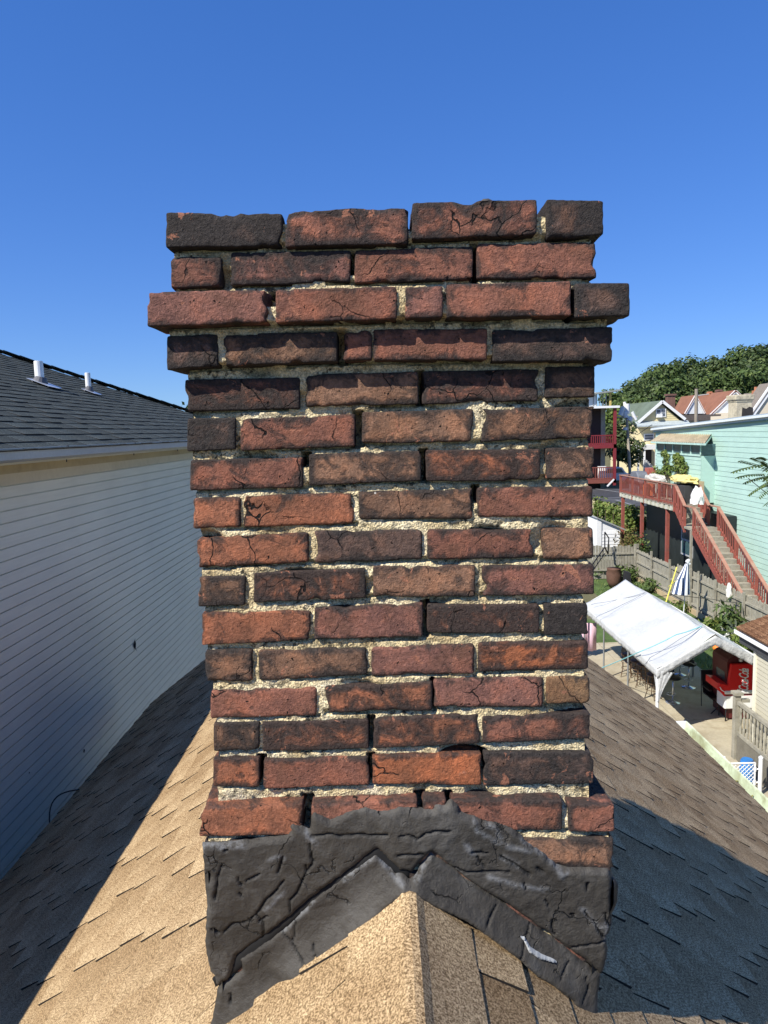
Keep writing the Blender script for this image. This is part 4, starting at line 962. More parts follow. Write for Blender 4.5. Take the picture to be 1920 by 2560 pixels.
def strip(name, top, h, n_w=3, amp=.015):   # hanging valance along a polyline with ripples
    V = []; fc = []; m = 0; L_ = 0
    pts = []
    for a, b2 in zip(top[:-1], top[1:]):
        a, b2 = Vector(a), Vector(b2); k_ = max(2, int((b2-a).length/.06))
        for i in range(k_): pts.append(a.lerp(b2, i/k_))
    pts.append(Vector(top[-1]))
    for i, p in enumerate(pts):
        d_ = (pts[min(i+1, len(pts)-1)]-pts[max(i-1, 0)]); nrm = Vector((d_.y, -d_.x, 0)).normalized()
        hh = h(i/len(pts)) if callable(h) else h
        for r_ in range(4):
            q = p-Vector((0, 0, hh*r_/3))+nrm*amp*(r_/3)*noise.noise(Vector((i*.35, r_*.3, 5)))*2; V.append(q)
    for i in range(len(pts)-1):
        for r_ in range(3): q = i*4+r_; fc.append((q, q+4, q+5, q+1))
    o = link(name, meshdata(name, V, fc), fab, cn, True); md = o.modifiers.new('t', 'SOLIDIFY'); md.thickness = .003; return o
strip('valance', [(xa, ya, ez), (xa, yb, ez)], .24); strip('valance', [(xb, ya, ez), (xb, yb, ez)], .24)
strip('gable_valance', [(xa-.003, ya-.003, ez-.02), (xr_, ya-.003, rz-.05), (xb+.003, ya-.003, ez-.02)], .26, amp=.03)
strip('gable_valance', [(xa-.003, yb+.003, ez-.02), (xr_, yb+.003, rz-.05), (xb+.003, yb+.003, ez-.02)], .26)
steel = M('white_steel', (.72, .73, .73), .4, .05)
gsteel = M('grey_steel', (.30, .31, .31), .4, .1, metal=.5)
for x in (xa+.04, xb-.04):
    for i, y in enumerate(fr_y):
        y = min(max(y, ya+.05), yb-.05); b = MB(); b.tube((x, y, 0), (x, y, ez), .028 if i else .042, n=10); b.obj('leg', steel if i in (0,) else gsteel, cn)
b = MB()
for y in fr_y:
    y = min(max(y, ya+.04), yb-.04); b.tube((xa+.04, y, ez-.06), (xr_, y, rz-.14), .02); b.tube((xr_, y, rz-.14), (xb-.04, y, ez-.06), .02)
b.tube((xr_, ya, rz-.13), (xr_, yb, rz-.13), .02); b.obj('frame', steel, cn)
# gathered corner drapes at the front legs
for x, s_ in ((xa+.04, 1), (xb-.04, -1)):
    for (dx, dy) in ((s_, 0), (0, 1)):
        V = []; fc = []; nn2 = 14
        for i in range(nn2):
            z = ez-.05-i*.068; wd = .42*(1-i/(nn2-1))**1.4+.03
            for j in range(9): t_ = j/8; rip = .02*math.sin(j*2.3+i*.15)*(1-i/nn2*.5); V.append((x+dx*wd*t_+dy*0+(0 if dx else rip), ya+dy*wd*t_+(rip if dx else 0), z-(.1*t_ if i == 0 else 0)))
        for i in range(nn2-1):
            for j in range(8): q = i*9+j; fc.append((q, q+1, q+10, q+9))
        o = link('corner_drape', meshdata('corner_drape', V, fc), fab, cn, True); md = o.modifiers.new('t', 'SOLIDIFY'); md.thickness = .003
def rope(name, pts, r, mat, label, cat='rope'):
    b = MB(); P = [Vector(p) for p in pts]; full = []
    for a, b2 in zip(P[:-1], P[1:]):
        k_ = 8
        for i in range(k_): t_ = i/k_; full.append(a.lerp(b2, t_)+Vector((0, 0, .035-.02*math.sin(t_*math.pi))))
    full.append(P[-1]); b.path(full, r); return put(b.obj(name, mat), label, cat)
teal = M('teal_rope', (.20, .48, .50), .7); grey_r = M('grey_rope', (.22, .23, .25), .8)
rt = A(1754, 1568, z=2.9); g0 = A(1478, 1682, z=.05); g1 = A(1575, 1641, z=1.8)
rope('teal_rope', [rt, A(1690, 1590, z=2.72), A(1600, 1632, z=2.12), g0], .014, teal, 'teal guy rope slanting over the near end of the white tent')
rope('grey_rope', [rt, A(1700, 1600, z=2.6), A(1625, 1647, z=2.1), A(1612, 1663, z=1.85)], .008, grey_r, 'thin grey rope tied over the tent beside the teal one')
rope('grey_rope', [A(1614, 1483, z=2.92), A(1550, 1500, z=2.42), A(1478, 1512, z=2.2)], .009, grey_r, 'dark cord crossing the far half of the white tent roof, the upper of two')
rope('grey_rope', [A(1614, 1483, z=2.93), A(1560, 1512, z=2.45), A(1490, 1544, z=2.12)], .009, grey_r, 'dark cord crossing the far half of the white tent roof, the lower of two')
b = MB(); sp_ = A(1530, 1600, z=0)
V = []; fc = []
p0 = A(1478, 1600, z=.1); 
pk = M('pink_cloth', (.62, .42, .50), .8, .1)
b = MB(); 
for i in range(12):
    x = 6.7+i*.09; V.append((x, 25.4+.05*math.sin(i*1.9), 1.3)); V.append((x, 25.4+.08*math.sin(i*1.9+.5), .25))
for i in range(11): q = i*2; fc.append((q, q+2, q+3, q+1))
o = link('pink_sheet', meshdata('pink_sheet', V, fc), pk, None, True); md = o.modifiers.new('t', 'SOLIDIFY'); md.thickness = .004; put(o, 'pink cloth hanging behind the tent beside the chimney edge', 'cloth')

# ================================================================== FURNITURE UNDER THE TENT
brz = M('bronze_metal', (.12, .075, .045), .45, .2, metal=.4); blk = M('black_vinyl', (.018, .018, .02), .45, .2); chrome = M('chrome', (.6, .62, .64), .2, .05, metal=.8)
def copy_thing(o, loc, rz, label):
    c = o.copy(); col.objects.link(c); c.location = loc; c.rotation_euler = (0, 0, rz); c['label'] = label
    for ch in o.children:
        d = ch.copy(); col.objects.link(d); d.parent = c; d.matrix_parent_inverse = ch.matrix_parent_inverse.copy()
        for gch in ch.children: g_ = gch.copy(); col.objects.link(g_); g_.parent = d; g_.matrix_parent_inverse = gch.matrix_parent_inverse.copy()
    return c
def make_bar_stool():
    t = empty('bar_stool', (0, 0, 0), '', 'bar stool', 'metal bar stools along the tent edge')
    b = MB(); b.lathe((0, 0, .72), [(.17, 0), (.19, .02), (.185, .055), (.15, .07)], 16); b.obj('seat', M('seat_brown', (.07, .04, .03), .4), t, True)
    for i in range(4):
        a = i*math.pi/2+.785; c, s_ = math.cos(a), math.sin(a); b = MB(); b.path([(c*.13, s_*.13, .72), (c*.17, s_*.17, .45), (c*.16, s_*.16, .28), (c*.24, s_*.24, 0)], .013); b.obj('leg', brz, t)
    for z, r_ in ((.28, .16), (.5, .17)):
        b = MB(); b.path([(r_*math.cos(i*.393), r_*math.sin(i*.393), z) for i in range(17)], .010); b.obj('foot_ring', brz, t)
    b = MB()
    for s_ in (-1, 1): b.path([(-.15, s_*.14, .74), (-.19, s_*.15, .95), (-.22, s_*.13, 1.08)], .012)
    b.path([(-.22, -.13, 1.08), (-.24, 0, 1.11), (-.22, .13, 1.08)], .014); b.obj('back_frame', brz, t)
    return t
bs0 = make_bar_stool()
spots = [((1632, 1750), .6, 'bronze bar stool nearest the tent front leg'), ((1590, 1712), 2.2, 'second bronze bar stool from the tent front leg'), ((1566, 1694), 1.2, 'bronze bar stool farthest along the sunny tent edge'), ((1607, 1722), 4.0, 'bronze bar stool tucked in shade behind the row')]
for i, (pp_, rz2, lb) in enumerate(spots):
    q = A(*pp_, z=0)
    if i == 0: bs0.location = (q.x, q.y, 0.055); bs0.rotation_euler = (0, 0, rz2); bs0['label'] = lb
    else: copy_thing(bs0, (q.x, q.y, .055), rz2, lb)
def make_ped():
    t = empty('pedestal_stool', (0, 0, 0), '', 'stool', 'round black pedestal stools')
    b = MB(); b.lathe((0, 0, 0), [(.22, 0), (.215, .015), (.06, .035), (.03, .05)], 24); b.obj('base', chrome, t, True)
    b = MB(); b.tube((0, 0, .04), (0, 0, .76), .028); b.obj('column', chrome, t, True)
    b = MB(); b.lathe((0, 0, .74), [(.20, 0), (.23, .03), (.22, .07), (.16, .08)], 20); b.obj('seat', blk, t, True)
    b = MB(); b.path([(.24*math.cos(a), .24*math.sin(a), .82+.12*math.sin((a+1.4)/2.8*3.14)) for a in np.linspace(-1.4, 1.4, 12)], .012); b.obj('back_rim', chrome, t, True)
    b = MB(); V = []
    for a in np.linspace(-1.3, 1.3, 10): V += [(.225*math.cos(a), .225*math.sin(a), .78), (.24*math.cos(a), .24*math.sin(a), .98), (.255*math.cos(a), .255*math.sin(a), .98), (.24*math.cos(a), .24*math.sin(a), .78)]
    b.add(V, [(i*4+k_, i*4+4+k_, i*4+4+(k_+1) % 4, i*4+(k_+1) % 4) for i in range(9) for k_ in range(4)]); b.obj('backrest', blk, t, True)
    b = MB(); b.path([(.13*math.cos(i*.449)+.05, .13*math.sin(i*.449), .25) for i in range(15)], .010); b.obj('foot_ring', chrome, t, True)
    return t
ps0 = make_ped()
for i, (pp_, rz2, lb) in enumerate([((1682, 1760), 2.4, 'black pedestal stool with its chrome base in the sun'), ((1722, 1722), 3.6, 'black pedestal stool in shade behind the sunny one'), ((1700, 1690), 1.2, 'farthest black pedestal stool deep under the tent')]):
    q = A(*pp_, z=0)
    if i == 0: ps0.location = (q.x, q.y, .055); ps0.rotation_euler = (0, 0, rz2); ps0['label'] = lb
    else: copy_thing(ps0, (q.x, q.y, .055), rz2, lb)
# bar counter in the shade
q = A(1625, 1722, z=0); bc = empty('bar_counter', (q.x+.25, q.y+.9, .05), 'dark bar counter in the shade behind the bronze stools', 'bar')
b = MB(); b.box((q.x+.1, q.y+.2, .05), (q.x+.5, q.y+3.0, 1.0)); b.obj('cabinet', M('dark_panel', (.03, .03, .032), .6), bc); b = MB(); b.box((q.x-.02, q.y+.1, 1.0), (q.x+.62, q.y+3.1, 1.05)); b.obj('counter_top', M('maroon_top', (.09, .035, .035), .3), bc)
# folding chair
q = A(1790, 1778, z=0)
fcx = empty('camp_chair', (q.x, q.y, .05), 'black folding camp chair in the tent shade', 'chair')
b = MB(); b.hexa([(q.x-.3, q.y+.2, .5), (q.x+.3, q.y+.2, .5), (q.x+.3, q.y+.22, .52), (q.x-.3, q.y+.22, .52), (q.x-.32, q.y+.33, 1.15), (q.x+.32, q.y+.33, 1.15), (q.x+.32, q.y+.36, 1.15), (q.x-.32, q.y+.36, 1.15)]); b.obj('backrest', blk, fcx)
b = MB(); b.box((q.x-.28, q.y-.25, .48), (q.x+.28, q.y+.22, .51)); b.obj('seat', blk, fcx)
for sx in (-1, 1):
    b = MB(); b.tube((q.x+sx*.3, q.y-.3, .05), (q.x-sx*.28, q.y-.2, .5), .013); b.obj('leg', blk, fcx)
    b = MB(); b.tube((q.x+sx*.3, q.y+.3, .05), (q.x+sx*.31, q.y+.34, 1.15), .013); b.obj('leg', blk, fcx)
    b = MB(); b.box((q.x+sx*.3-.04, q.y-.28, .72), (q.x+sx*.3+.04, q.y+.25, .75)); b.obj('armrest', blk, fcx)
# white cooler on a stand
q = A(1800, 1800, z=0)
cl = empty('cooler', (q.x+.3, q.y+.2, .05), 'white cooler chest on dark legs beside the grey railing', 'cooler')
b = MB(); b.box((q.x, q.y-.25, .42), (q.x+.9, q.y+.25, .82)); b.obj('body', pvc, cl, bev=.03)
b = MB(); b.box((q.x-.02, q.y-.27, .85), (q.x+.92, q.y+.27, .97)); b.obj('lid', pvc, cl, bev=.04)
b = MB(); b.box((q.x+.01, q.y-.255, .822), (q.x+.89, q.y+.255, .848)); b.obj('seam', blk, cl)
for dx in (.06, .84):
    for dy in (-.2, .2): b = MB(); b.tube((q.x+dx, q.y+dy, .05), (q.x+dx, q.y+dy, .42), .02); b.obj('leg', blk, cl)
# drinks cabinet with red script side
cy0, cy1 = 19.3, 20.2; cx0, cx1 = 9.62, 10.22
cab = empty('drinks_machine', (9.8, 19.75, .05), 'maroon drinks machine with bright red lettered side panel under the tent', 'vending machine')
mar = M('maroon_paint', (.10, .020, .022), .3, .12); redp = M('drinks_red', (.74, .020, .018), .35, .05)
b = MB(); mx = (cx0+cx1)/2; pr = [(cx0, .1), (cx1, .1), (cx1, 1.74)]
for i in range(9): a = i/8*math.pi; pr.append((mx+.35*math.cos(a), 1.74+.20*math.sin(a)))
b.prism([(x, cy0+.12, z) for x, z in pr], (0, cy1-cy0, 0)); b.obj('body', mar, cab)
b = MB(); b.box((cx0-.03, cy0+.2, 1.12), (cx0-.004, cy1-.05, 1.78)); b.obj('screen_frame', blk, cab); b = MB(); b.box((cx0-.04, cy0+.27, 1.18), (cx0-.031, cy1-.12, 1.72)); b.obj('screen', _mc['dark_glass'], cab)
b = MB(); rp = [(cx0-.16, .80), (cx1+.2, .80), (cx1+.2, 1.70), (cx0+.16, 1.72), (cx0+.02, 1.72), (cx0-.06, 1.12), (cx0-.30, 1.18), (cx0-.34, 1.02)]
b.prism([(x, cy0, z) for x, z in rp], (0, .11, 0)); b.obj('side_panel', redp, cab, bev=.012)
b = MB(); b.prism([(cx0-.30, cy0+.12, .95), (cx0-.30, cy0+.12, 1.14), (cx0-.02, cy0+.12, 1.10), (cx0-.02, cy0+.12, .82), (cx0-.14, cy0+.12, .82)], (0, .75, 0)); b.obj('control_shelf', redp, cab)
fcu = bpy.data.curves.new('script', 'FONT'); fcu.body = 'Coca-Cola'; fcu.size = .40; fcu.shear = .5; fcu.extrude = .004; fcu.offset = .006; fcu.align_x = 'CENTER'; fcu.align_y = 'CENTER'; fcu.space_character = .80
fo = bpy.data.objects.new('tmp', fcu); col.objects.link(fo); bpy.context.view_layer.update()
me = bpy.data.meshes.new_from_object(fo.evaluated_get(bpy.context.evaluated_depsgraph_get())); bpy.data.objects.remove(fo)
rot = Matrix.Translation((cx0+.38, cy0-.004, 1.26)) @ Matrix(((0, -1, 0, 0), (0, 0, -1, 0), (1, 0, 0, 0), (0, 0, 0, 1))) @ Matrix.Diagonal((.46, .95, 1, 1))
me.transform(rot); me.materials.clear(); link('lettering', me, M('script_white', (.85, .84, .82), .5, .02), cab)
b = MB(); b.path([(cx0+.30, cy0-.003, .86), (cx0+.20, cy0-.003, .92), (cx0+.20, cy0-.003, 1.0), (cx0+.28, cy0-.003, .98)], .012); b.path([(cx0-.30, cy0-.004, 1.08), (cx0-.26, cy0-.004, 1.0), (cx0-.16, cy0-.004, .93), (cx0-.07, cy0-.004, .89)], .012); b.obj('swoosh', _mc['script_white'], cab)
b = MB(); b.lathe((mx+.02, cy0+.11, 1.80), [(.001, -.04), (.05, -.03), (.055, .03), (.001, .05)], 12); b.obj('knob', _mc['script_white'], cab)
# pumpkin
q = A(1792, 1620, z=.12); b = MB(); pk_ = empty('pumpkin', q, 'small orange pumpkin on the ground beyond the tent', 'pumpkin')
V = []; b = MB(); prof_ = [(.01, -.12), (.10, -.11), (.155, 0), (.12, .09), (.02, .11)]; b.lathe(q, prof_, 20); b.obj('body', M('pumpkin_orange', (.75, .20, .03), .5), pk_, True); b = MB(); b.tube(q+Vector((0, 0, .1)), q+Vector((.02, 0, .16)), .015); b.obj('stem', MAT_BARK, pk_)

# ================================================================== BEIGE OUTBUILDING AT THE RIGHT
bg_ = empty('beige_outbuilding', (11, 13, 0), 'low beige sided outbuilding with brown shingled roof at the right edge', 'building')
BX, BY = 9.03, 16.97
beige = siding_material('beige_siding', (.52, .49, .38), .55, .05, .1)
b = MB(); b.box((BX+.036, 6, 0), (BX+5, BY, 2.95)); b.obj('wall', beige, bg_)
for i in range(26): lap_board(bg_, BX+.02, 6, BY-.08, 2.92-i*.112, .112, beige, -1, .014)
b = MB(); b.box((BX-.02, BY-.09, 0), (BX+.1, BY+.01, 2.92)); b.obj('corner_trim', M('cream_trim', (.74, .71, .58), .5, .05), bg_)
gL = A(1835, 1573, y=17.6); gx, gz_ = gL.x, gL.z; print('gut', gL)
b = MB(); b.box((gx+.12, 5.8, gz_-.34), (BX+.3, 17.55, gz_-.02)); b.obj('fascia', M('dark_fascia', (.05, .052, .058), .6), bg_)
b = MB(); b.prism([(gx+a, 5.8, gz_+c) for a, c in ((0, 0), (0, -.10), (.12, -.12), (.12, -.10), (.02, -.085), (.02, 0))], (0, 11.8, 0)); b.obj('gutter', MAT_WHITE, bg_)
P3 = math.radians(20)
fr3 = lambda s, y, h: Vector((gx+.10+(4-s)*math.cos(P3)-h*math.sin(P3), y, gz_+.03+(4-s)*math.sin(P3)+h*math.cos(P3)))
b = MB(); b.hexa([fr3(0, 5.8, -.1), fr3(0, 17.7, -.1), fr3(4, 17.7, -.1), fr3(4, 5.8, -.1), fr3(0, 5.8, 0), fr3(0, 17.7, 0), fr3(4, 17.7, 0), fr3(4, 5.8, 0)]); b.obj('roof_slope', MAT_BROWNR, bg_)
shingle_tabs(bg_, fr3, 0, 4.0, 12, 17.7, .15, .2, .4, (.012, .016), (.006, .009), MAT_BROWNR, None, 150, seed=31, slant=.03)
# weathered railing
rg = empty('porch_railing', (8.7, 16.8, 0), 'weathered grey stair railing with turned balusters against the beige corner', 'railing')
pX = A(1838, 1900, y=17.1).x
b = MB(); b.box((pX-.07, 17.03, 0), (pX+.07, 17.17, 1.72)); b.obj('newel_post', woodg, rg); b = MB(); b.box((pX-.11, 16.99, 1.72), (pX+.11, 17.21, 1.79)); b.obj('post_cap', woodg, rg)
b = MB(); b.box((pX, 17.05, 1.52), (BX-.03, 17.14, 1.60)); b.box((pX-.045, 14.6, 1.50), (pX+.045, 17.0, 1.58)); b.obj('top_rail', woodg, rg)
b = MB(); b.box((pX-.045, 14.6, .72), (pX+.045, 17.0, .80)); b.box((pX, 17.05, .72), (BX-.03, 17.14, .8)); b.obj('bottom_rail', woodg, rg)
for y in np.arange(14.8, 16.95, .16):
    b = MB(); b.lathe((pX, y, .8), [(.03, 0), (.03, .14), (.018, .2), (.034, .36), (.02, .5), (.03, .56), (.03, .70)], 8); b.obj('baluster', woodg, rg)
b = MB(); b.box((pX-.03, 14.6, .0), (pX+.02, 17.0, .7)); b.obj('skirt_board', woodd, rg)
# chain link gate
gt = empty('chain_link_gate', (7.6, 15.3, 0), 'white chain link gate between our gutter and the beige wall', 'gate')
gy = 15.3; x0 = A(1790, 1905, y=gy).x; x1 = A(1888, 1905, y=gy).x; zt_ = A(1860, 1908, y=gy).z; print('gate', x0, x1, zt_)
b = MB(); b.tube((x0, gy, zt_), (x1, gy, zt_), .02); b.tube((x0, gy, .12), (x1, gy, .12), .02); b.tube((x0, gy, .1), (x0, gy, zt_), .02); b.tube((x1, gy, .1), (x1, gy, zt_), .02); b.obj('gate_frame', steel, gt)
b = MB(); s_ = .10; Hh = zt_-.12; Wd = x1-x0; nW = int((Wd+Hh)/s_)
for i in range(nW):
    for sg in (1, -1):
        a = -Hh+i*s_; xs1 = max(0, a); xe1 = min(Wd, a+Hh)
        if xe1 <= xs1: continue
        f1 = (xs1-a, xe1-a); 
        if sg > 0: b.tube((x0+xs1, gy+.004, .12+f1[0]), (x0+xe1, gy+.004, .12+f1[1]), .007, n=4)
        else: b.tube((x0+xs1, gy-.004, zt_-f1[0]), (x0+xe1, gy-.004, zt_-f1[1]), .007, n=4)
o = b.obj('chain_mesh', steel, gt); o['kind'] = 'stuff'
xp = A(1902, 1905, y=gy).x
b = MB(); b.tube((xp, gy, 0), (xp, gy, zt_+.1), .045, n=12); b.lathe((xp, gy, zt_+.1), [(.05, 0), (.05, .03), (.02, .06), (.005, .065)], 12); b.obj('gate_post', steel, gt)
for z in (.35, zt_-.15): b = MB(); b.tube((x1, gy, z), (xp, gy, z), .018); b.tube((x1, gy, z-.05), (x1, gy, z+.05), .03); b.obj('hinge', steel, gt)
b = MB(); b.path([(x0, gy, zt_), (x0+.10, gy, zt_+.10), (x0+.17, gy, zt_+.13)], .016); b.lathe((x0+.18, gy, zt_+.12), [(.005, 0), (.035, .02), (.03, .05), (.005, .06)], 10); b.obj('latch', steel, gt)
q = A(1866, 1975, y=15.9); bb = empty('blue_barrel', (q.x, 15.9, 0), 'small bright blue plastic barrel behind the chain link gate', 'barrel')
b = MB(); b.lathe((q.x, 15.9, .0), [(.15, 0), (.165, .06), (.17, .2), (.163, .22), (.17, .24), (.17, .4), (.15, .54), (.14, .58)], 20); b.obj('body', M('blue_plastic', (.03, .17, .45), .45, .2), bb, True)
b = MB(); b.tube((q.x, 15.9, .58), (q.x, 15.9, .61), .12, .12, 20); b.obj('lid', _mc['blue_plastic'], bb)
# ================================================================== GARDEN THINGS
p = Vector((12.15, 29, 0)); zt_ = A(1711, 1402, y=29).z; xx = A(1700, 1440, y=29).x
um = empty('patio_umbrella', (xx, 29, 0), 'closed navy and white striped umbrella standing near the fence', 'umbrella')
b = MB(); b.tube((xx+.15, 29, 0), (xx+.3, 29, zt_+.02), .02); b.obj('pole', steel, um)
zb2 = A(1700, 1484, y=29).z; cw = M('stripe_white', (.80, .80, .80), .7, .04); cnv = M('stripe_navy', (.045, .075, .16), .7)
for i in range(16):
    a0, a1 = i/16*6.283, (i+1)/16*6.283; V = []; 
    for r_, z, xo in ((.06, zt_-.12, .27), (.16, zt_-.45, .2), (.27, (zt_+zb2)/2-.1, .12), (.36, zb2, .05)):
        for a in (a0, (a0+a1)/2, a1): q_ = r_*(.82 if a == (a0+a1)/2 and i % 2 else 1); V.append((xx+xo+q_*math.cos(a), 29+q_*math.sin(a), z))
    b = MB(); b.add(V, [(k_*3+j, k_*3+j+1, k_*3+j+4, k_*3+j+3) for k_ in range(3) for j in range(2)]); b.obj('fabric_panel', cnv if i % 2 else cw, um, True)
b = MB(); b.path([(xx+.3, 29, zt_-.1), (xx+.35, 28.95, zt_+.05), (xx+.25, 29, zt_-.02), (xx+.4, 29, zt_-.15)], .05); b.obj('tie_cloth', cw, um)
yp0, yp1 = A(1664, 1497, y=27.5), A(1692, 1418, y=28.5)
b = MB(); b.tube(yp0-Vector((0, 0, .2)), yp1, .025); b.tube(yp0+Vector((.12, 0, .5)), yp1+Vector((.05, 0, -.5)), .015); put(b.obj('yellow_pole', M('yellow_paint', (.70, .62, .10), .5)), 'yellow pole leaning beside the striped umbrella', 'pole')
for (px, py, pt, lb) in ((1747, 1542, 1428, 'tall grey pole standing just right of the striped umbrella'), (1725, 1528, 1425, 'tall grey pole nearest the striped umbrella'), (1817, 1567, 1498, 'short wooden pole with a white rag tied on top')):
    q = A(px, py, z=0); zt_ = A(px+3, pt, y=q.y-.1).z; b = MB(); b.tube((q.x-.1, q.y-.1, 0), (q.x-.1, q.y-.1, zt_), .05, n=8)
    put(b.obj('garden_pole', woodg), lb, 'pole')
q = A(1817, 1475, y=28); blob_heap('white_rag', (q.x, q.y-.2, q.z-.1), (.10, .12, .42), M('rag_white', (.7, .68, .62), .8), 'white rag knotted round the short garden pole', 'rag', 4)
rope('clothes_line', [A(1478, 1512, y=26), A(1690, 1488, y=28.3), A(1780, 1500, y=28), A(1860, 1511, y=27), A(1935, 1520, y=25)], .012, M('black_rubber', (.02, .02, .02), .5), 'black clothes line strung along the garden before the grey fence', 'clothes line')
def plant(name, px, py, rad, n, size, mat, label, cat='plant', seed=1, hgt=None, asp=.4):
    q = A(px, py, z=0); hgt = hgt or rad
    t = empty(name, (q.x, q.y, 0), label, cat)
    leaves('foliage', [((q.x, q.y, hgt*.55), (rad, rad, hgt*.5)), ((q.x+rad*.5, q.y+rad*.6, hgt*.4), (rad*.7, rad*.7, hgt*.4)), ((q.x-rad*.4, q.y-rad*.5, hgt*.45), (rad*.6, rad*.6, hgt*.4))], n, size, mat, t, seed, asp, .7)
    b = MB()
    for i in range(6): b.tube((q.x+rr.gauss(0, rad*.2), q.y+rr.gauss(0, rad*.2), 0), (q.x+rr.gauss(0, rad*.4), q.y+rr.gauss(0, rad*.4), hgt*.8), .015, .006, 5)
    b.obj('stem', MAT_BARK, t)
plant('canna_plant', 1828, 1600, .75, 420, .20, MAT_LEAF, 'tall green canna plant beside the brown roof corner', seed=3, hgt=1.6, asp=.25)
plant('shrub', 1780, 1590, .5, 260, .13, MAT_LEAFY, 'pale green shrub behind the tent ridge near the little white fence', seed=4, hgt=.8)
plant('shrub', 1880, 1628, .6, 380, .15, MAT_LEAFY, 'leafy yellow green plant below the white gutter of the outbuilding', seed=5, hgt=.9, asp=.3)
plant('shrub', 1855, 1620, .45, 260, .13, MAT_LEAFY, 'small yellow green plant next to the white garden chair', seed=15, hgt=.8, asp=.3)
plant('shrub', 1560, 1455, .9, 500, .14, MAT_LEAF, 'bushy green plant growing beyond the tent top at the fence end', seed=6, hgt=.9)
plant('shrub', 1502, 1440, 1.0, 600, .16, MAT_LEAF, 'broad leaved green plants right against the chimney edge', seed=7, hgt=1.0)
plant('shrub', 1620, 1480, .7, 380, .12, MAT_LEAF, 'low green plants along the fence foot behind the tent', seed=8, hgt=.7)
plant('shrub', 1520, 1405, .9, 520, .12, MAT_LEAFR, 'reddish brown dry bush beside the rusty pot', seed=9, hgt=1.3)
plant('shrub', 1700, 1530, .6, 300, .10, MAT_LEAFY, 'dry grassy plants under the striped umbrella', seed=10, hgt=.5)
plant('climbing_vine', 1598, 1440, .7, 900, .10, MAT_LEAF, 'green vine heaped over the far end of the grey fence', 'vine', seed=12, hgt=2.4)
plant('climbing_vine', 1570, 1432, .9, 900, .10, MAT_LEAFR, 'reddish vine tangled beside the white shed', 'vine', seed=13, hgt=2.8)
q = A(1535, 1435, y=36.5); b = MB(); b.lathe((q.x, 36.5, .05), [(.22, 0), (.36, .3), (.40, .7), (.34, .95), (.38, 1.0)], 18); put(b.obj('rusty_pot', M('terracotta', (.12, .062, .042), .8, .3, 4, 20), None, True), 'big rusty brown pot at the end of the garden', 'pot')
q = A(1570, 1437, y=36); b = MB(); b.prism([(q.x-.2, 36, .1), (q.x+.2, 36, .1), (q.x+.13, 36, .9), (q.x-.1, 36, .95)], (0, .4, 0)); put(b.obj('black_bag', M('bag_black', (.03, .03, .035), .5)), 'black bag standing by the near corner of the fence', 'bag')
pf = empty('picket_edging', (11.6, 24, 0), 'tiny white picket edging in front of the canna plant', 'fence')
a0 = A(1795, 1590, z=0); a1 = A(1822, 1612, z=0)
for i in range(10):
    p = a0.lerp(a1, i/9); b = MB(); b.prism([p+Vector((0, -.05, 0)), p+Vector((0, .05, 0)), p+Vector((0, .05, .42)), p+Vector((0, 0, .5)), p+Vector((0, -.05, .42))], (.02, 0, 0)); b.obj('picket', pvc, pf)
b = MB(); b.beam(a0+Vector((-.02, 0, .15)), a1+Vector((-.02, 0, .15)), .02, .05); b.beam(a0+Vector((-.02, 0, .35)), a1+Vector((-.02, 0, .35)), .02, .05); b.obj('rail', pvc, pf)
q = A(1840, 1612, z=0); gch = empty('garden_chair', (q.x, q.y, 0), 'small white plastic garden chair among the plants', 'chair')
b = MB(); b.box((q.x-.2, q.y-.2, .38), (q.x+.2, q.y+.2, .42)); b.obj('seat', pvc, gch, bev=.01); b = MB(); b.prism([(q.x-.2, q.y+.2, .4), (q.x+.2, q.y+.2, .4), (q.x+.18, q.y+.24, .8), (q.x, q.y+.25, .9), (q.x-.18, q.y+.24, .8)], (0, .03, 0)); b.obj('backrest', pvc, gch)
for dx in (-.18, .18):
    for dy in (-.18, .18): b = MB(); b.tube((q.x+dx, q.y+dy, 0), (q.x+dx, q.y+dy, .4), .02); b.obj('leg', pvc, gch)
# black metal stair rail by the side fence
q = A(1515, 1350, y=38); ms = empty('metal_stair_rail', (q.x, 38, 0), 'black metal stair railing leaning by the far plank fence', 'railing')
P0 = A(1482, 1410, y=36); P1 = A(1512, 1368, y=38); P2_ = A(1512, 1330, y=38.2); P3_ = A(1522, 1345, y=38.2); P4 = A(1520, 1385, y=38.2)
b = MB(); b.path([P0, P1, P2_, P3_, P4, P1], .035); b.path([P0-Vector((0, 0, .35)), P1-Vector((0, 0, .35))], .03); b.obj('rail', blk, ms)
for t_ in (.1, .35, .6, .85): b = MB(); p = P0.lerp(P1, t_); b.tube(p, p-Vector((0, 0, .4)), .02); b.obj('bar', blk, ms)

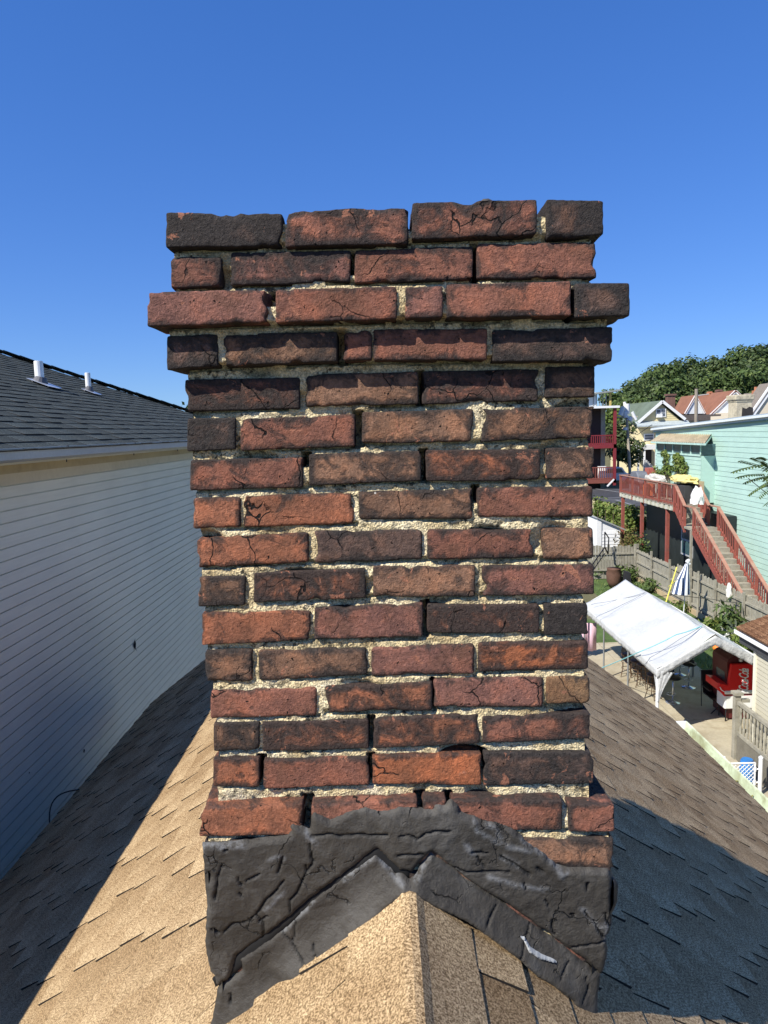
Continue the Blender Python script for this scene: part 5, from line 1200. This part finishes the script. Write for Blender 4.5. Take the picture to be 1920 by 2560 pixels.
# ================================================================== GARAGE WITH IVY, SHED
ga = empty('flat_garage', (14, 50, 0), 'low cream garage with flat black patched roof beyond the garden', 'garage')
zq = 3.3; c1 = A(1440, 1232, z=zq); c2 = A(1578, 1267, z=zq); c3 = A(1640, 1262, z=zq); c4 = A(1600, 1212, z=zq); c5 = A(1440, 1222, z=zq)
c4.y = min(c4.y, 57); roofm = M('black_roofing', (.045, .046, .05), .8, .3, .5, 6, dirt=((.22, .22, .22), .45))
P_ = [c1, c2, c3, c4, c5]; b = MB(); b.prism([(p.x, p.y, zq-.12) for p in P_], (0, 0, .12)); b.obj('roof', roofm, ga)
b = MB(); b.prism([(p.x*.999+.05, p.y+.15, 0) for p in P_], (0, 0, zq-.13)); b.obj('wall', M('cream_wall', (.62, .52, .33), .8, .12, .8, 6), ga)
for (a, c) in (((1490, 1222), (1560, 1232)), ((1500, 1246), (1570, 1243)), ((1540, 1250), (1580, 1262))):
    p, q = A(*a, z=zq+.02), A(*c, z=zq+.02); b = MB(); b.beam(p, q, .12, .012); b.obj('patch_strip', M('patch_grey', (.25, .25, .26), .7), ga)
iv = empty('ivy', (14.5, 45, 0), 'thick green ivy hanging over the cream garage wall', 'ivy'); bl = []
for i in range(60):
    px = rr.uniform(1488, 1600); top_ = 1248+(px-1482)*.2; bot = 1290+min(60, (px-1480)*.6)+(60 if px > 1565 else 0)
    p = A(px, rr.uniform(top_+4, bot), y=44.6+(c1.y-c2.y)*max(0, (1575-px)/135)); bl.append((tuple(p-Vector((0, .35, 0))), (.6, .35, .55)))
leaves('foliage', bl, 6500, .13, MAT_LEAFY, iv, 17, .6, .8)
b = MB()
for i in range(6): b.tube((14+i*.4, 46-i*.2, 0), (13.9+i*.45, 45.9-i*.2, 3.0), .04, .02)
b.obj('stem', MAT_BARK, iv)
sh = empty('white_shed', (13, 42, 0), 'small white clapboard shed with grey lean-to roof against the garage', 'shed')
sa = A(1494, 1295, y=41.5); sb = A(1550, 1322, y=41.5)
b = MB(); b.prism([(sa.x, 41.5, 0), (sb.x, 41.5, 0), (sb.x, 41.5, sb.z), (sa.x, 41.5, sa.z)], (0, 2.0, 0)); b.obj('wall', MAT_WHITE, sh)
for i in range(7):
    z = sb.z-.1-i*.2; b = MB(); b.hexa([(sa.x+.2, 41.47, z-.2), (sb.x, 41.47, z-.2), (sb.x, 41.5, z-.2), (sa.x+.2, 41.5, z-.2), (sa.x+.2, 41.49, z), (sb.x, 41.49, z), (sb.x, 41.5, z), (sa.x+.2, 41.5, z)]); b.obj('siding_board', MAT_WHITE, sh)
b = MB(); b.beam((sa.x-.1, 42.4, sa.z+.04), (sb.x+.3, 42.4, sb.z-.06), 2.1, .07); b.obj('roof', M('shed_roof', (.30, .31, .31), .7), sh)
b = MB(); b.box((sa.x-.05, 41.44, 0), (sa.x+.22, 41.5, sa.z-.1)); b.obj('corner_trim', MAT_WHITE, sh)

# ================================================================== RED PORCH HOUSE
ry = 58; S = F/ry
rp_ = empty('red_porch_house', (16, 61, 3), 'brown house with stacked red porches just right of the chimney', 'house')
def PX(px, py, y): return A(px, py, y=y)
xA_ = PX(1440, 1100, ry).x; xB_ = PX(1527, 1100, ry).x; xC = PX(1536, 1100, ry).x
zR = PX(1500, 1019, ry).z; zB = PX(1500, 1208, ry).z
bk = M('dark_brick', (.075, .05, .042), .9, .3, 3, 20); 
b = MB(); b.box((xA_-4, ry+1.6, 3), (xB_, ry+9, zR)); b.obj('wall', bk, rp_)
b = MB(); b.box((xB_-.35, ry+1.5, 3), (xB_+.02, ry+1.62, zR-.05)); b.obj('corner_board', M('grey_green_trim', (.30, .31, .24), .7), rp_)
b = MB(); b.box((xA_-4, ry-.3, zR), (PX(1545, 1019, ry).x, ry+9, zR+.1)); b.obj('porch_roof', M('porch_roof_grey', (.25, .27, .25), .7), rp_)
b = MB(); b.box((xA_-4, ry-.34, zR-.06), (PX(1546, 1019, ry).x, ry-.28, zR+.12)); b.obj('fascia', MAT_WHITE, rp_)
zP0 = PX(1500, 1116, ry).z; zP1 = PX(1500, 1203, ry).z
redd = M('porch_red', (.21, .03, .035), .55, .15); redb = M('porch_brown_red', (.22, .07, .05), .6, .15)
for zf, rm, rt_, lbl in ((zP0, redd, PX(1500, 1088, ry).z, 0), (zP1, redb, PX(1500, 1168, ry).z, 1)):
    b = MB(); b.box((xA_-4, ry-.2, zf-.16), (xC+.1, ry+1.6, zf+.16)); b.obj('porch_floor', rm, rp_)
    b = MB(); b.box((xA_-4, ry-.18, rt_-.06), (xC, ry-.10, rt_+.02)); b.box((xA_-4, ry-.18, zf+.2), (xC, ry-.1, zf+.27)); b.obj('hand_rail', rm, rp_)
    x = PX(1476, 1100, ry).x
    while x < xC-.05: b = MB(); b.box((x, ry-.17, zf+.16), (x+.06, ry-.12, rt_-.02)); b.obj('baluster', rm, rp_); x += .17
b = MB(); b.box((xC-.12, ry-.2, zB-.2), (xC+.1, ry-.02, zR)); b.obj('porch_post', redd, rp_)
b = MB(); b.box((PX(1478, 1060, ry).x, ry+1.55, zP1+.2), (PX(1519, 1060, ry).x, ry+1.59, zP0-.3)); b.box((PX(1478, 1060, ry).x, ry+1.55, zP0+.3), (PX(1519, 1060, ry).x, ry+1.59, zR-.25)); b.obj('screen_panel', M('dark_screen', (.045, .035, .032), .8, .2, 6), rp_)
b = MB(); b.prism([(PX(1440, 1060, ry).x, ry+4, zR+.1), (PX(1527, 1060, ry).x, ry+4, zR+.1), (PX(1527, 1060, ry).x, ry+4, PX(1527, 979, ry+4).z), (PX(1440, 1060, ry).x, ry+4, PX(1440, 990, ry+4).z)], (0, 4, 0)); b.obj('penthouse', M('penthouse_white', (.60, .62, .62), .7, .15, 1), rp_)
for px in range(1482, 1524, 8): b = MB(); x = PX(px, 1060, ry+4).x; b.box((x, ry+3.95, zR+.1), (x+.06, ry+3.999, PX(px, 984, ry+4).z)); b.obj('batten', M('batten_grey', (.25, .26, .26), .7), rp_)
b = MB(); b.box((PX(1522, 1060, ry+4).x, ry+3.9, zR+.1), (PX(1527, 1060, ry+4).x, ry+3.94, PX(1527, 980, ry+4).z)); b.obj('corner_post', M('yellow_trim', (.60, .45, .14), .7), rp_)
b = MB(); b.beam(PX(1440, 991, ry+5), PX(1539, 977, ry+5), 3.0, .14); b.obj('penthouse_roof', M('porch_roof_grey', (.25, .27, .25), .7), rp_)
q = PX(1509, 1180, ry); b = MB(); b.box((q.x-.35, ry+.1, zP1+.16), (q.x+.25, ry+.5, q.z+.45)); put(b.obj('laundry_rack', MAT_WHITE), 'white and pink laundry on the lower red porch', 'laundry')
p, q = PX(1535, 1198, ry-1), PX(1518, 1216, ry-1); b = MB(); b.beam(p, q, .1, .1); put(b.obj('white_plank', MAT_WHITE), 'white plank propped against the red porch base', 'plank')

# ================================================================== YELLOW HOUSE
yy = 75
yh = empty('yellow_house', (32, 80, 3), 'pale yellow house with green roof and white trimmed front gable', 'house')
yel = siding_material('yellow_siding', (.72, .62, .36), .7, .06); grn = M('green_shingle', (.12, .15, .11), .9, .25, 1.2, 6)
gl, gp, gr_ = PX(1594, 1056, yy), PX(1655, 1003, yy), PX(1712, 1048, yy)
ze = gl.z
b = MB(); b.box((gl.x+.15, yy+.3, 2.5), (PX(1720, 1060, yy).x, yy+9, ze)); b.obj('wall', yel, yh)
b = MB(); b.prism([(gl.x+.3, yy+.25, ze), (gr_.x-.3, yy+.25, ze), (gp.x, yy+.25, gp.z-.25)], (0, .1, 0)); b.obj('gable_wall', yel, yh)
for i in range(9):
    z = ze+.1+i*.22; f_ = (z-ze)/(gp.z-ze); 
    if f_ < .85: b = MB(); b.box((gl.x+.35+(gp.x-gl.x)*f_, yy+.23, z), (gr_.x-.35-(gr_.x-gp.x)*f_, yy+.248, z+.03)); b.obj('siding_board', yel, yh)
rdg = PX(1563, 1010, yy+5); hl = PX(1556, 1030, yy+5)
for sx, e_ in ((0, gl), (1, gr_)):
    b = MB(); b.hexa([(e_.x, yy-.1, e_.z-.08), (gp.x, yy-.1, gp.z-.08), (gp.x, yy+9, gp.z-.08), (e_.x, yy+9, e_.z-.08), (e_.x, yy-.1, e_.z+.08), (gp.x, yy-.1, gp.z+.08), (gp.x, yy+9, gp.z+.08), (e_.x, yy+9, e_.z+.08)]); b.obj('roof_slope', grn, yh)
    b = MB(); b.beam((e_.x, yy-.16, e_.z-.02), (gp.x, yy-.16, gp.z-.02), .08, .28); b.obj('rake_board', MAT_WHITE, yh)
b = MB(); b.prism([(hl.x-.5, yy+3, ze-.3), (gl.x+2, yy+2.2, ze+.1), (gp.x, yy+5, gp.z+.05), (rdg.x, yy+5, rdg.z)], (0, .1, 0)); b.obj('roof_slope', grn, yh)
b = MB(); b.box((hl.x, yy+3.1, 2.5), (gl.x+.2, yy+9, ze-.35)); b.obj('wall', yel, yh)
b = MB(); b.hexa([(gl.x-.2, yy-.6, ze-.5), (gr_.x+.4, yy-.6, ze-.5), (gr_.x+.4, yy+.2, ze-.1), (gl.x-.2, yy+.2, ze-.1), (gl.x-.2, yy-.6, ze-.35), (gr_.x+.4, yy-.6, ze-.35), (gr_.x+.4, yy+.2, ze+.08), (gl.x-.2, yy+.2, ze+.08)]); b.obj('skirt_roof', M('skirt_grey', (.36, .40, .40), .7), yh)
def window(parent, pa, pb, y, glass=None, cross=True):
    a, c = PX(*pa, y), PX(*pb, y); x0, x1 = a.x, c.x; z0, z1 = c.z, a.z
    b = MB(); b.box((x0-.1, y-.05, z0-.1), (x1+.1, y+.02, z1+.1)); w_ = b.obj('window', MAT_WHITE, parent)
    b = MB(); zm = (z0+z1)/2; b.box((x0, y-.07, z0), (x1, y-.045, zm-.03)); b.box((x0, y-.07, zm+.03), (x1, y-.045, z1)); b.obj('pane', M('pane_dark', (.10, .12, .15), .2, .1), w_)
window(yh, (1642, 1025), (1650, 1041), yy+.2); window(yh, (1654, 1024), (1662, 1040), yy+.2)
window(yh, (1612, 1087), (1632, 1098), yy+.28); window(yh, (1598, 1130), (1606, 1146), yy+.28)
q = PX(1648, 1040, yy); b = MB(); b.box((q.x-.25, yy-.25, q.z-.15), (q.x+.25, yy+.14, q.z+.2)); b.obj('air_conditioner', MAT_WHITE, yh)
b = MB(); b.box((PX(1614, 1060, yy).x, yy+.2, PX(1620, 1162, yy).z-1), (PX(1632, 1060, yy).x, yy+.28, PX(1620, 1122, yy).z)); b.obj('door', _mc['dark_screen'], yh)
b = MB(); a, c = PX(1592, 1113, yy-2), PX(1642, 1122, yy-2); b.box((a.x, yy-2.2, c.z-.05), (c.x, yy+.3, a.z)); b.obj('porch_roof', M('porch_white', (.70, .70, .66), .6, .1), yh)
for px in (1596, 1611, 1640): b = MB(); q = PX(px, 1122, yy-2); b.box((q.x-.08, yy-2.1, 2.6), (q.x+.08, yy-1.95, q.z)); b.obj('porch_column', MAT_WHITE, yh)
for i in range(7): b = MB(); q = PX(1612+i*4, 1150+i*4, yy-2.4); b.box((q.x, yy-2.6, 2.6), (q.x+.2, yy-2.2, q.z)); b.obj('step', M('pale_concrete', (.5, .5, .47), .8), yh)
cx_ = PX(1676, 985, yy+6); ch = empty('brick_stack', (cx_.x, cx_.y, cx_.z-2), 'narrow dark brick chimney rising behind the yellow gable', 'chimney')
b = MB(); b.box((cx_.x-.4, cx_.y-.4, cx_.z-3.0), (cx_.x+.4, cx_.y+.4, cx_.z-.2)); b.obj('shaft', M('far_brick', (.17, .09, .07), .9, .2, 3), ch); b = MB(); b.box((cx_.x-.5, cx_.y-.5, cx_.z-.2), (cx_.x+.5, cx_.y+.5, cx_.z)); b.obj('cap', _mc['far_brick'], ch)
# ================================================================== BROWN ROOFED ROW
by = 88
br = empty('brown_roof_house', (36, 92, 3), 'white house with long russet brown roof and a small steep front gable', 'house')
rus = M('russet_shingle', (.23, .105, .065), .9, .18, 1, 5)
rL, rR = PX(1712, 994, by+4), PX(1836, 978, by+4); eL, eM = PX(1684, 1024, by), PX(1764, 1037, by)
zE = PX(1730, 1036, by).z
b = MB(); b.prism([(eL.x, by, zE), (PX(1850, 1060, by).x, by, zE), (rR.x, by+4, rR.z), (rL.x, by+4, rL.z)], (0, .12, -.02)); b.obj('roof_slope', rus, br)
b = MB(); b.box((eL.x+.3, by+.4, 2.5), (PX(1850, 1060, by).x, by+8, zE)); b.obj('wall', M('row_white', (.66, .68, .68), .6, .08), br)
b = MB(); b.beam((rL.x, by+4.05, rL.z+.06), (rR.x, by+4.05, rR.z+.06), .3, .12); b.obj('ridge_cap', M('row_ridge', (.45, .44, .42), .8), br)
def gable(parent, pl_, pp2, pr_, y, wallm, rake=.25, depth=4.0, roofm_=rus):
    a, p, c = PX(*pl_, y), PX(*pp2, y), PX(*pr_, y); z0 = (a.z+c.z)/2
    b = MB(); b.prism([(a.x, y, z0), (c.x, y, z0), (p.x, y, p.z)], (0, depth*.4, 0)); b.obj('gable_wall', wallm, parent)
    for e_ in (a, c):
        b = MB(); b.beam((e_.x, y-.1, z0), (p.x, y-.1, p.z), .12, rake); b.obj('rake_board', MAT_WHITE, parent)
        b = MB(); b.hexa([(e_.x, y-.2, z0), (p.x, y-.2, p.z), (p.x, y+depth, p.z), (e_.x, y+depth, z0), (e_.x, y-.2, z0+.12), (p.x, y-.2, p.z+.12), (p.x, y+depth, p.z+.12), (e_.x, y+depth, z0+.12)]); b.obj('roof_slope', roofm_, parent)
gable(br, (1712, 1035), (1738, 990), (1761, 1034), by-1.5, _mc['row_white'])
br2 = empty('brown_roof_house', (41, 90, 3), 'white house with blue grey shaded gable and russet roof right of the wooden mast', 'house')
gable(br2, (1775, 1037), (1838, 978), (1900, 1037), by-2.5, M('row_bluewhite', (.60, .64, .68), .6, .06), .3, 6)
window(br2, (1829, 1008), (1837, 1027), by-2.6)
b = MB(); b.box((PX(1772, 1060, by-2).x, by-2.4, 2.5), (PX(1900, 1060, by-2).x, by+5, PX(1800, 1037, by-2).z)); b.obj('wall', _mc['row_white'], br2)
b = MB(); b.box((PX(1690, 1060, by-4).x, by-4, PX(1700, 1046, by-4).z-.3), (PX(1850, 1060, by-4).x, by-1, PX(1700, 1038, by-4).z)); b.obj('lower_roof', M('dark_lower_roof', (.10, .085, .08), .8), br)
b = MB(); p, q = PX(1764, 1033, by-.3), PX(1791, 986, by+2.5); b.beam(p, q, .5, .2); b.obj('valley', M('dark_lower_roof', (.1, .085, .08), .8), br)
for (px, py, w_, lb, m__) in ((1774, 979, 5, 'small orange chimney pot on the russet ridge', M('pot_orange', (.42, .17, .09), .8)), (1797, 974, 9, 'small pinkish brick chimney on the russet ridge', _mc['far_brick'])):
    q = PX(px, py, by+4); b = MB(); s_ = w_/2/F*by; b.box((q.x-s_, by+3.6, q.z-1.2), (q.x+s_, by+4.4, q.z)); b.box((q.x-s_*1.25, by+3.5, q.z-.25), (q.x+s_*1.25, by+4.5, q.z-.05)); put(b.obj('roof_chimney', m__), lb, 'chimney')
rh = empty('cream_gable_house', (44, 70, 3), 'cream gabled house with thick white rake board at the right edge', 'house')
gable(rh, (1878, 1036), (1932, 960), (1990, 1036), 62, M('cream_far', (.66, .58, .44), .7, .06), .45, 2.2, M('greybrown_shingle', (.20, .17, .14), .9))
b = MB(); b.box((PX(1882, 1060, 62).x, 62.2, 2.5), (PX(1990, 1060, 62).x, 70, PX(1900, 1036, 62).z)); b.obj('wall', _mc['cream_far'], rh)
gbr = empty('grey_roof_house', (50, 82, 3), 'house showing only a grey brown roof slope above the stucco chimney', 'house')
b = MB(); a, c, d_, e_ = PX(1845, 1030, 80), PX(1925, 1030, 80), PX(1915, 980, 84), PX(1862, 984, 84); b.prism([a, c, d_, e_], (0, .2, 0)); b.obj('roof_slope', M('greybrown_shingle', (.20, .17, .14), .9), gbr)
b = MB(); b.box((a.x, 80.5, 2.5), (c.x, 86, a.z)); b.obj('wall', _mc['cream_far'], gbr)
q = PX(1893, 968, 82); b = MB(); b.box((q.x-.3, 82, q.z-1.4), (q.x+.3, 82.6, q.z-.35)); b.tube((q.x, 82.3, q.z-.35), (q.x, 82.3, q.z+.05), .18); put(b.obj('roof_chimney', M('pot_orange', (.42, .17, .09), .8)), 'pale chimney with orange pot above the grey brown roof', 'chimney')
# stucco chimney on the mint building's roof
sy = 34.5; a, c = PX(1838, 985, sy), PX(1884, 1040, sy)
scm = empty('stucco_chimney', ((a.x+c.x)/2, sy, 8.5), 'cracked tan stucco chimney with broken corbels behind the mint roof edge', 'chimney')
stm = M('old_stucco', (.46, .40, .28), .9, .25, 3, 25, .01, dirt=((.14, .12, .09), .6))
b = MB(); b.box((a.x+.06, sy, 8.2), (c.x-.08, sy+.8, a.z-.28)); b.obj('shaft', stm, scm, bev=.03)
b = MB(); b.box((a.x-.02, sy-.08, a.z-.30), (c.x, sy+.9, a.z-.04)); b.box((a.x+.03, sy-.04, a.z-.40), (c.x-.05, sy+.85, a.z-.302)); b.obj('cap', stm, scm, bev=.05)
b = MB(); b.prism([(a.x+.32, sy-.012, 8.4), (a.x+.9, sy-.012, 8.4), (a.x+.88, sy-.012, a.z-.68), (a.x+.7, sy-.012, a.z-.62), (a.x+.55, sy-.012, a.z-.72), (a.x+.36, sy-.012, a.z-.65)], (0, .01, 0)); b.obj('dark_patch', M('soot_patch', (.03, .027, .025), .9), scm)
# wooden mast
a, c = PX(1741, 972, 45), PX(1744, 1050, 45); b = MB(); b.tube((c.x, 45, 0), (a.x, 45, a.z), .15, .10, 10); put(b.obj('wooden_mast', M('mast_wood', (.26, .22, .17), .9, .2)), 'thick bare wooden mast in front of the small steep gable', 'utility pole')
# utility pole with pale transformers
up = empty('utility_pole', (PX(1577, 1190, 64).x, 64, 3), 'pale utility pole with white transformers by the yellow house', 'utility pole')
a, c = PX(1566, 1040, 64), PX(1577, 1195, 64); b = MB(); b.tube((c.x, 64, 2.8), (a.x, 64, a.z+.6), .15, .11, 10); b.obj('pole', M('pole_pale', (.42, .37, .28), .9, .15), up)
for (px, py, w_, h_, tl_) in ((1555, 1028, .22, .75, .35), (1567, 1022, .25, .9, 0), (1563, 1037, .25, .5, -.3), (1585, 1040, .14, .7, -.5), (1574, 1047, .3, .35, .3), (1562, 1013, .13, .6, -.1), (1563, 1072, .2, .25, 0)):
    q = PX(px, py, 64); b = MB(); b.tube(q-Vector((tl_*h_/2, 0, h_/2)), q+Vector((tl_*h_/2, 0, h_/2)), w_, w_, 10); b.obj('transformer', MAT_WHITE, up)
b = MB(); q = PX(1566, 1045, 64); b.beam(q+Vector((-1.0, 0, .1)), q+Vector((1.0, 0, .1)), .1, .12); b.obj('cross_arm', M('pole_pale', (.42, .37, .28)), up)
for i, (pa, pb, lb) in enumerate((((1566, 1045), (1640, 1072), 'highest thin wire running from the pale pole to the mint building'), ((1568, 1078), (1630, 1062), 'thin wire rising from the pale pole across the yellow wall'), ((1569, 1085), (1640, 1098), 'lowest thin wire from the pale pole to the tan awning'))):
    p = PX(*pa, 64); q = PX(*pb, 44); rope('overhead_wire', [p, p.lerp(q, .5)-Vector((0, 0, .5)), q], .02, _mc['black_rubber'], lb, 'wire')

# ================================================================== TREES
protos = []
def mk_tree(name, base, h, w_, seed, mat, label, n=3600, leaf=.34, group=None):
    x, y, z = base; t = empty(name, base, label, 'tree', group); r = random.Random(seed); bl = []
    for i in range(11):
        a = r.uniform(0, 6.28); rad = w_*.5*r.random()**.6; zz = h*r.uniform(.38, .88)
        k_ = 1-abs(zz/h-.55)*1.1; bl.append(((x+rad*k_*math.cos(a), y+rad*k_*math.sin(a), z+zz), (w_*r.uniform(.2, .33),)*2+(h*r.uniform(.12, .19),)))
    bl.append(((x, y, z+h*.62), (w_*.4, w_*.4, h*.3)))
    leaves('crown', bl, n, leaf, mat, t, seed, .7, .45)
    b = MB(); b.tube((x, y, z-.3), (x+.1, y, z+h*.6), w_*.045, w_*.02, 8)
    for q in bl[:6]: b.tube((x, y, z+h*.35), Vector(q[0]), w_*.02, .03, 6)
    b.obj('trunk', MAT_BARK, t); return t
# outline of the wooded hill, px/py of crown tops
tops = [(1568, 965, 112, 'leftmost tree of the wooded hill, low and ragged'), (1590, 950, 118, 'ragged tree second from the left end of the wooded hill'), (1622, 920, 120, 'rounded tree above the yellow house'), (1655, 908, 125, 'tree above the peak of the yellow gable'), (1690, 897, 128, 'tree above the dark brick chimney on the hill'), (1725, 893, 130, 'broad tree behind the small steep gable'),
        (1760, 892, 132, 'tree above the russet roof ridge'), (1795, 884, 130, 'brownish topped tree above the pinkish chimney'), (1830, 872, 128, 'dark tall tree above the second gable'), (1865, 866, 124, 'tall tree above the stucco chimney'), (1900, 858, 120, 'very tall tree above the cream gable'), (1935, 845, 116, 'tallest tree at the right edge of the photo')]
for i, (px, py, y, lb) in enumerate(tops):
    q = PX(px, py, y); zb2 = gz(q.x, y); mk_tree('deciduous_tree', (q.x, y, zb2), (q.z-zb2)*1.0, 7.8, 40+i, MAT_LEAFD if i % 3 else MAT_LEAF, lb, 4600, .30, 'trees on the wooded hill')
low = [(1575, 985, 105), (1610, 960, 106), (1645, 950, 108), (1680, 945, 108), (1715, 940, 108), (1750, 935, 108), (1785, 930, 108), (1820, 925, 107), (1855, 915, 106), (1890, 905, 106), (1925, 895, 106)]
for i, (px, py, y) in enumerate(low):
    q = PX(px, py, y); zb2 = gz(q.x, y); lb = ['lower front tree behind the yellow house roof', 'lower front tree left of the yellow gable peak', 'lower front tree above the yellow gable peak', 'lower front tree right of the yellow gable peak', 'lower front tree left of the bare wooden mast', 'lower front tree right of the bare wooden mast', 'lower front tree between the two ridge chimneys', 'lower front tree over the second white gable', 'lower front tree over the stucco chimney', 'lower front tree over the orange chimney pot', 'lower front tree at the right photo edge'][i]
    mk_tree('deciduous_tree', (q.x, y, zb2), (q.z-zb2), 7.0, 70+i, MAT_LEAFD if i % 2 else MAT_LEAF, lb, 4000, .28, 'trees on the wooded hill')
q = PX(1560, 1050, 67); mk_tree('street_tree', (PX(1562, 1100, 67).x, 69, 3), q.z-3, 3.6, 90, MAT_LEAFD, 'dark leafy street tree between the red porches and the yellow house', 3200, .16)
q = PX(1537, 1005, 84); mk_tree('street_tree', (q.x, 84, 3), q.z-3, 5.0, 91, MAT_LEAFY, 'light green tree just behind the yellow corner post', 2400, .22)
# tree with feathery compound leaves reaching in from the right
tt = empty('sumac_tree', (11.7, 20.2, 0), 'feathery leaved branch reaching in from the right edge before the mint wall', 'tree')
b = MB(); tip = A(1870, 1195, y=19.6); base_ = Vector((11.7, 20.2, 5.6)); b.path([(11.7, 20.2, 0), (11.8, 20.2, 3), base_], .09); 
b.path([base_, base_.lerp(tip, .5)+Vector((0, 0, .1)), tip], .010); b.obj('trunk', MAT_BARK, tt)
lb_ = MB(); r = random.Random(3)
def compound(p, d, L_, drop):
    n_ = 11; d = d.normalized(); pts = []
    for i in range(n_+1): t_ = i/n_; pts.append(p+d*L_*t_+Vector((0, 0, -drop*t_*t_)))
    for a, c in zip(pts[:-1], pts[1:]): lb_.tube(a, c, .005, n=4)
    side = d.cross(Vector((0, 0, 1))).normalized()
    for i, q in enumerate(pts[1:]):
        for s_ in (-1, 1):
            l = .20*(1-abs(i/n_-.45)); e_ = q+side*s_*l*.8+d*l*.35+Vector((0, 0, -.07)); w2 = d*.034; mid = q.lerp(e_, .5)
            lb_.add([q, mid+w2, e_, mid-w2], [(0, 1, 2, 3)], .2+.7*r.random())
for (px, py, tx, ty) in ((1920, 1160, 1835, 1178), (1925, 1175, 1850, 1150), (1925, 1190, 1865, 1205), (1930, 1200, 1880, 1232), (1925, 1165, 1880, 1142), (1935, 1210, 1900, 1240), (1940, 1180, 1905, 1150), (1920, 1150, 1895, 1141), (1915, 1185, 1845, 1192), (1930, 1215, 1905, 1215), (1940, 1160, 1915, 1175), (1935, 1190, 1915, 1200)):
    a = A(px, py, y=19.8+r.uniform(-.3, .3)); c = A(tx, ty, y=19.6+r.uniform(-.3, .3)); compound(a, c-a+Vector((0, 0, .12)), (c-a).length, .12)
for i in range(40): a = Vector((11.6+r.gauss(0, .5), 20.1+r.gauss(0, .6), 6.4+r.gauss(0, .5))); 
for i in range(40): a = Vector((11.9+r.gauss(0, .4), 20.1+r.gauss(0, .6), 6.4+r.gauss(0, .5))); compound(a, Vector((r.uniform(-.2, 1), r.gauss(0, 1), r.gauss(0, .4))), .9, .2)
lb_.obj('foliage', MAT_LEAF, tt)
# parked car sliver by the pole
q = PX(1545, 1187, 66); pc = empty('parked_car', (q.x, 66, 3), 'white parked car half hidden behind the red porch', 'car')
b = MB(); b.prism([(q.x-1.6, 66, 3.3), (q.x+1.4, 66, 3.3), (q.x+1.4, 66, 3.9), (q.x+.8, 66, 4.0), (q.x+.4, 66, 4.55), (q.x-.9, 66, 4.55), (q.x-1.6, 66, 4.0)], (0, 1.7, 0)); b.obj('body', MAT_WHITE, pc, bev=.08)
b = MB(); b.prism([(q.x-1.2, 65.98, 4.05), (q.x+.55, 65.98, 4.05), (q.x+.3, 65.98, 4.45), (q.x-.85, 65.98, 4.45)], (0, .02, 0)); b.obj('window', _mc['dark_glass'], pc)
for dx in (-1, 1): b = MB(); b.tube((q.x+dx, 65.9, 3.3), (q.x+dx, 66.1, 3.3), .3, n=14); b.obj('wheel', blk, pc)
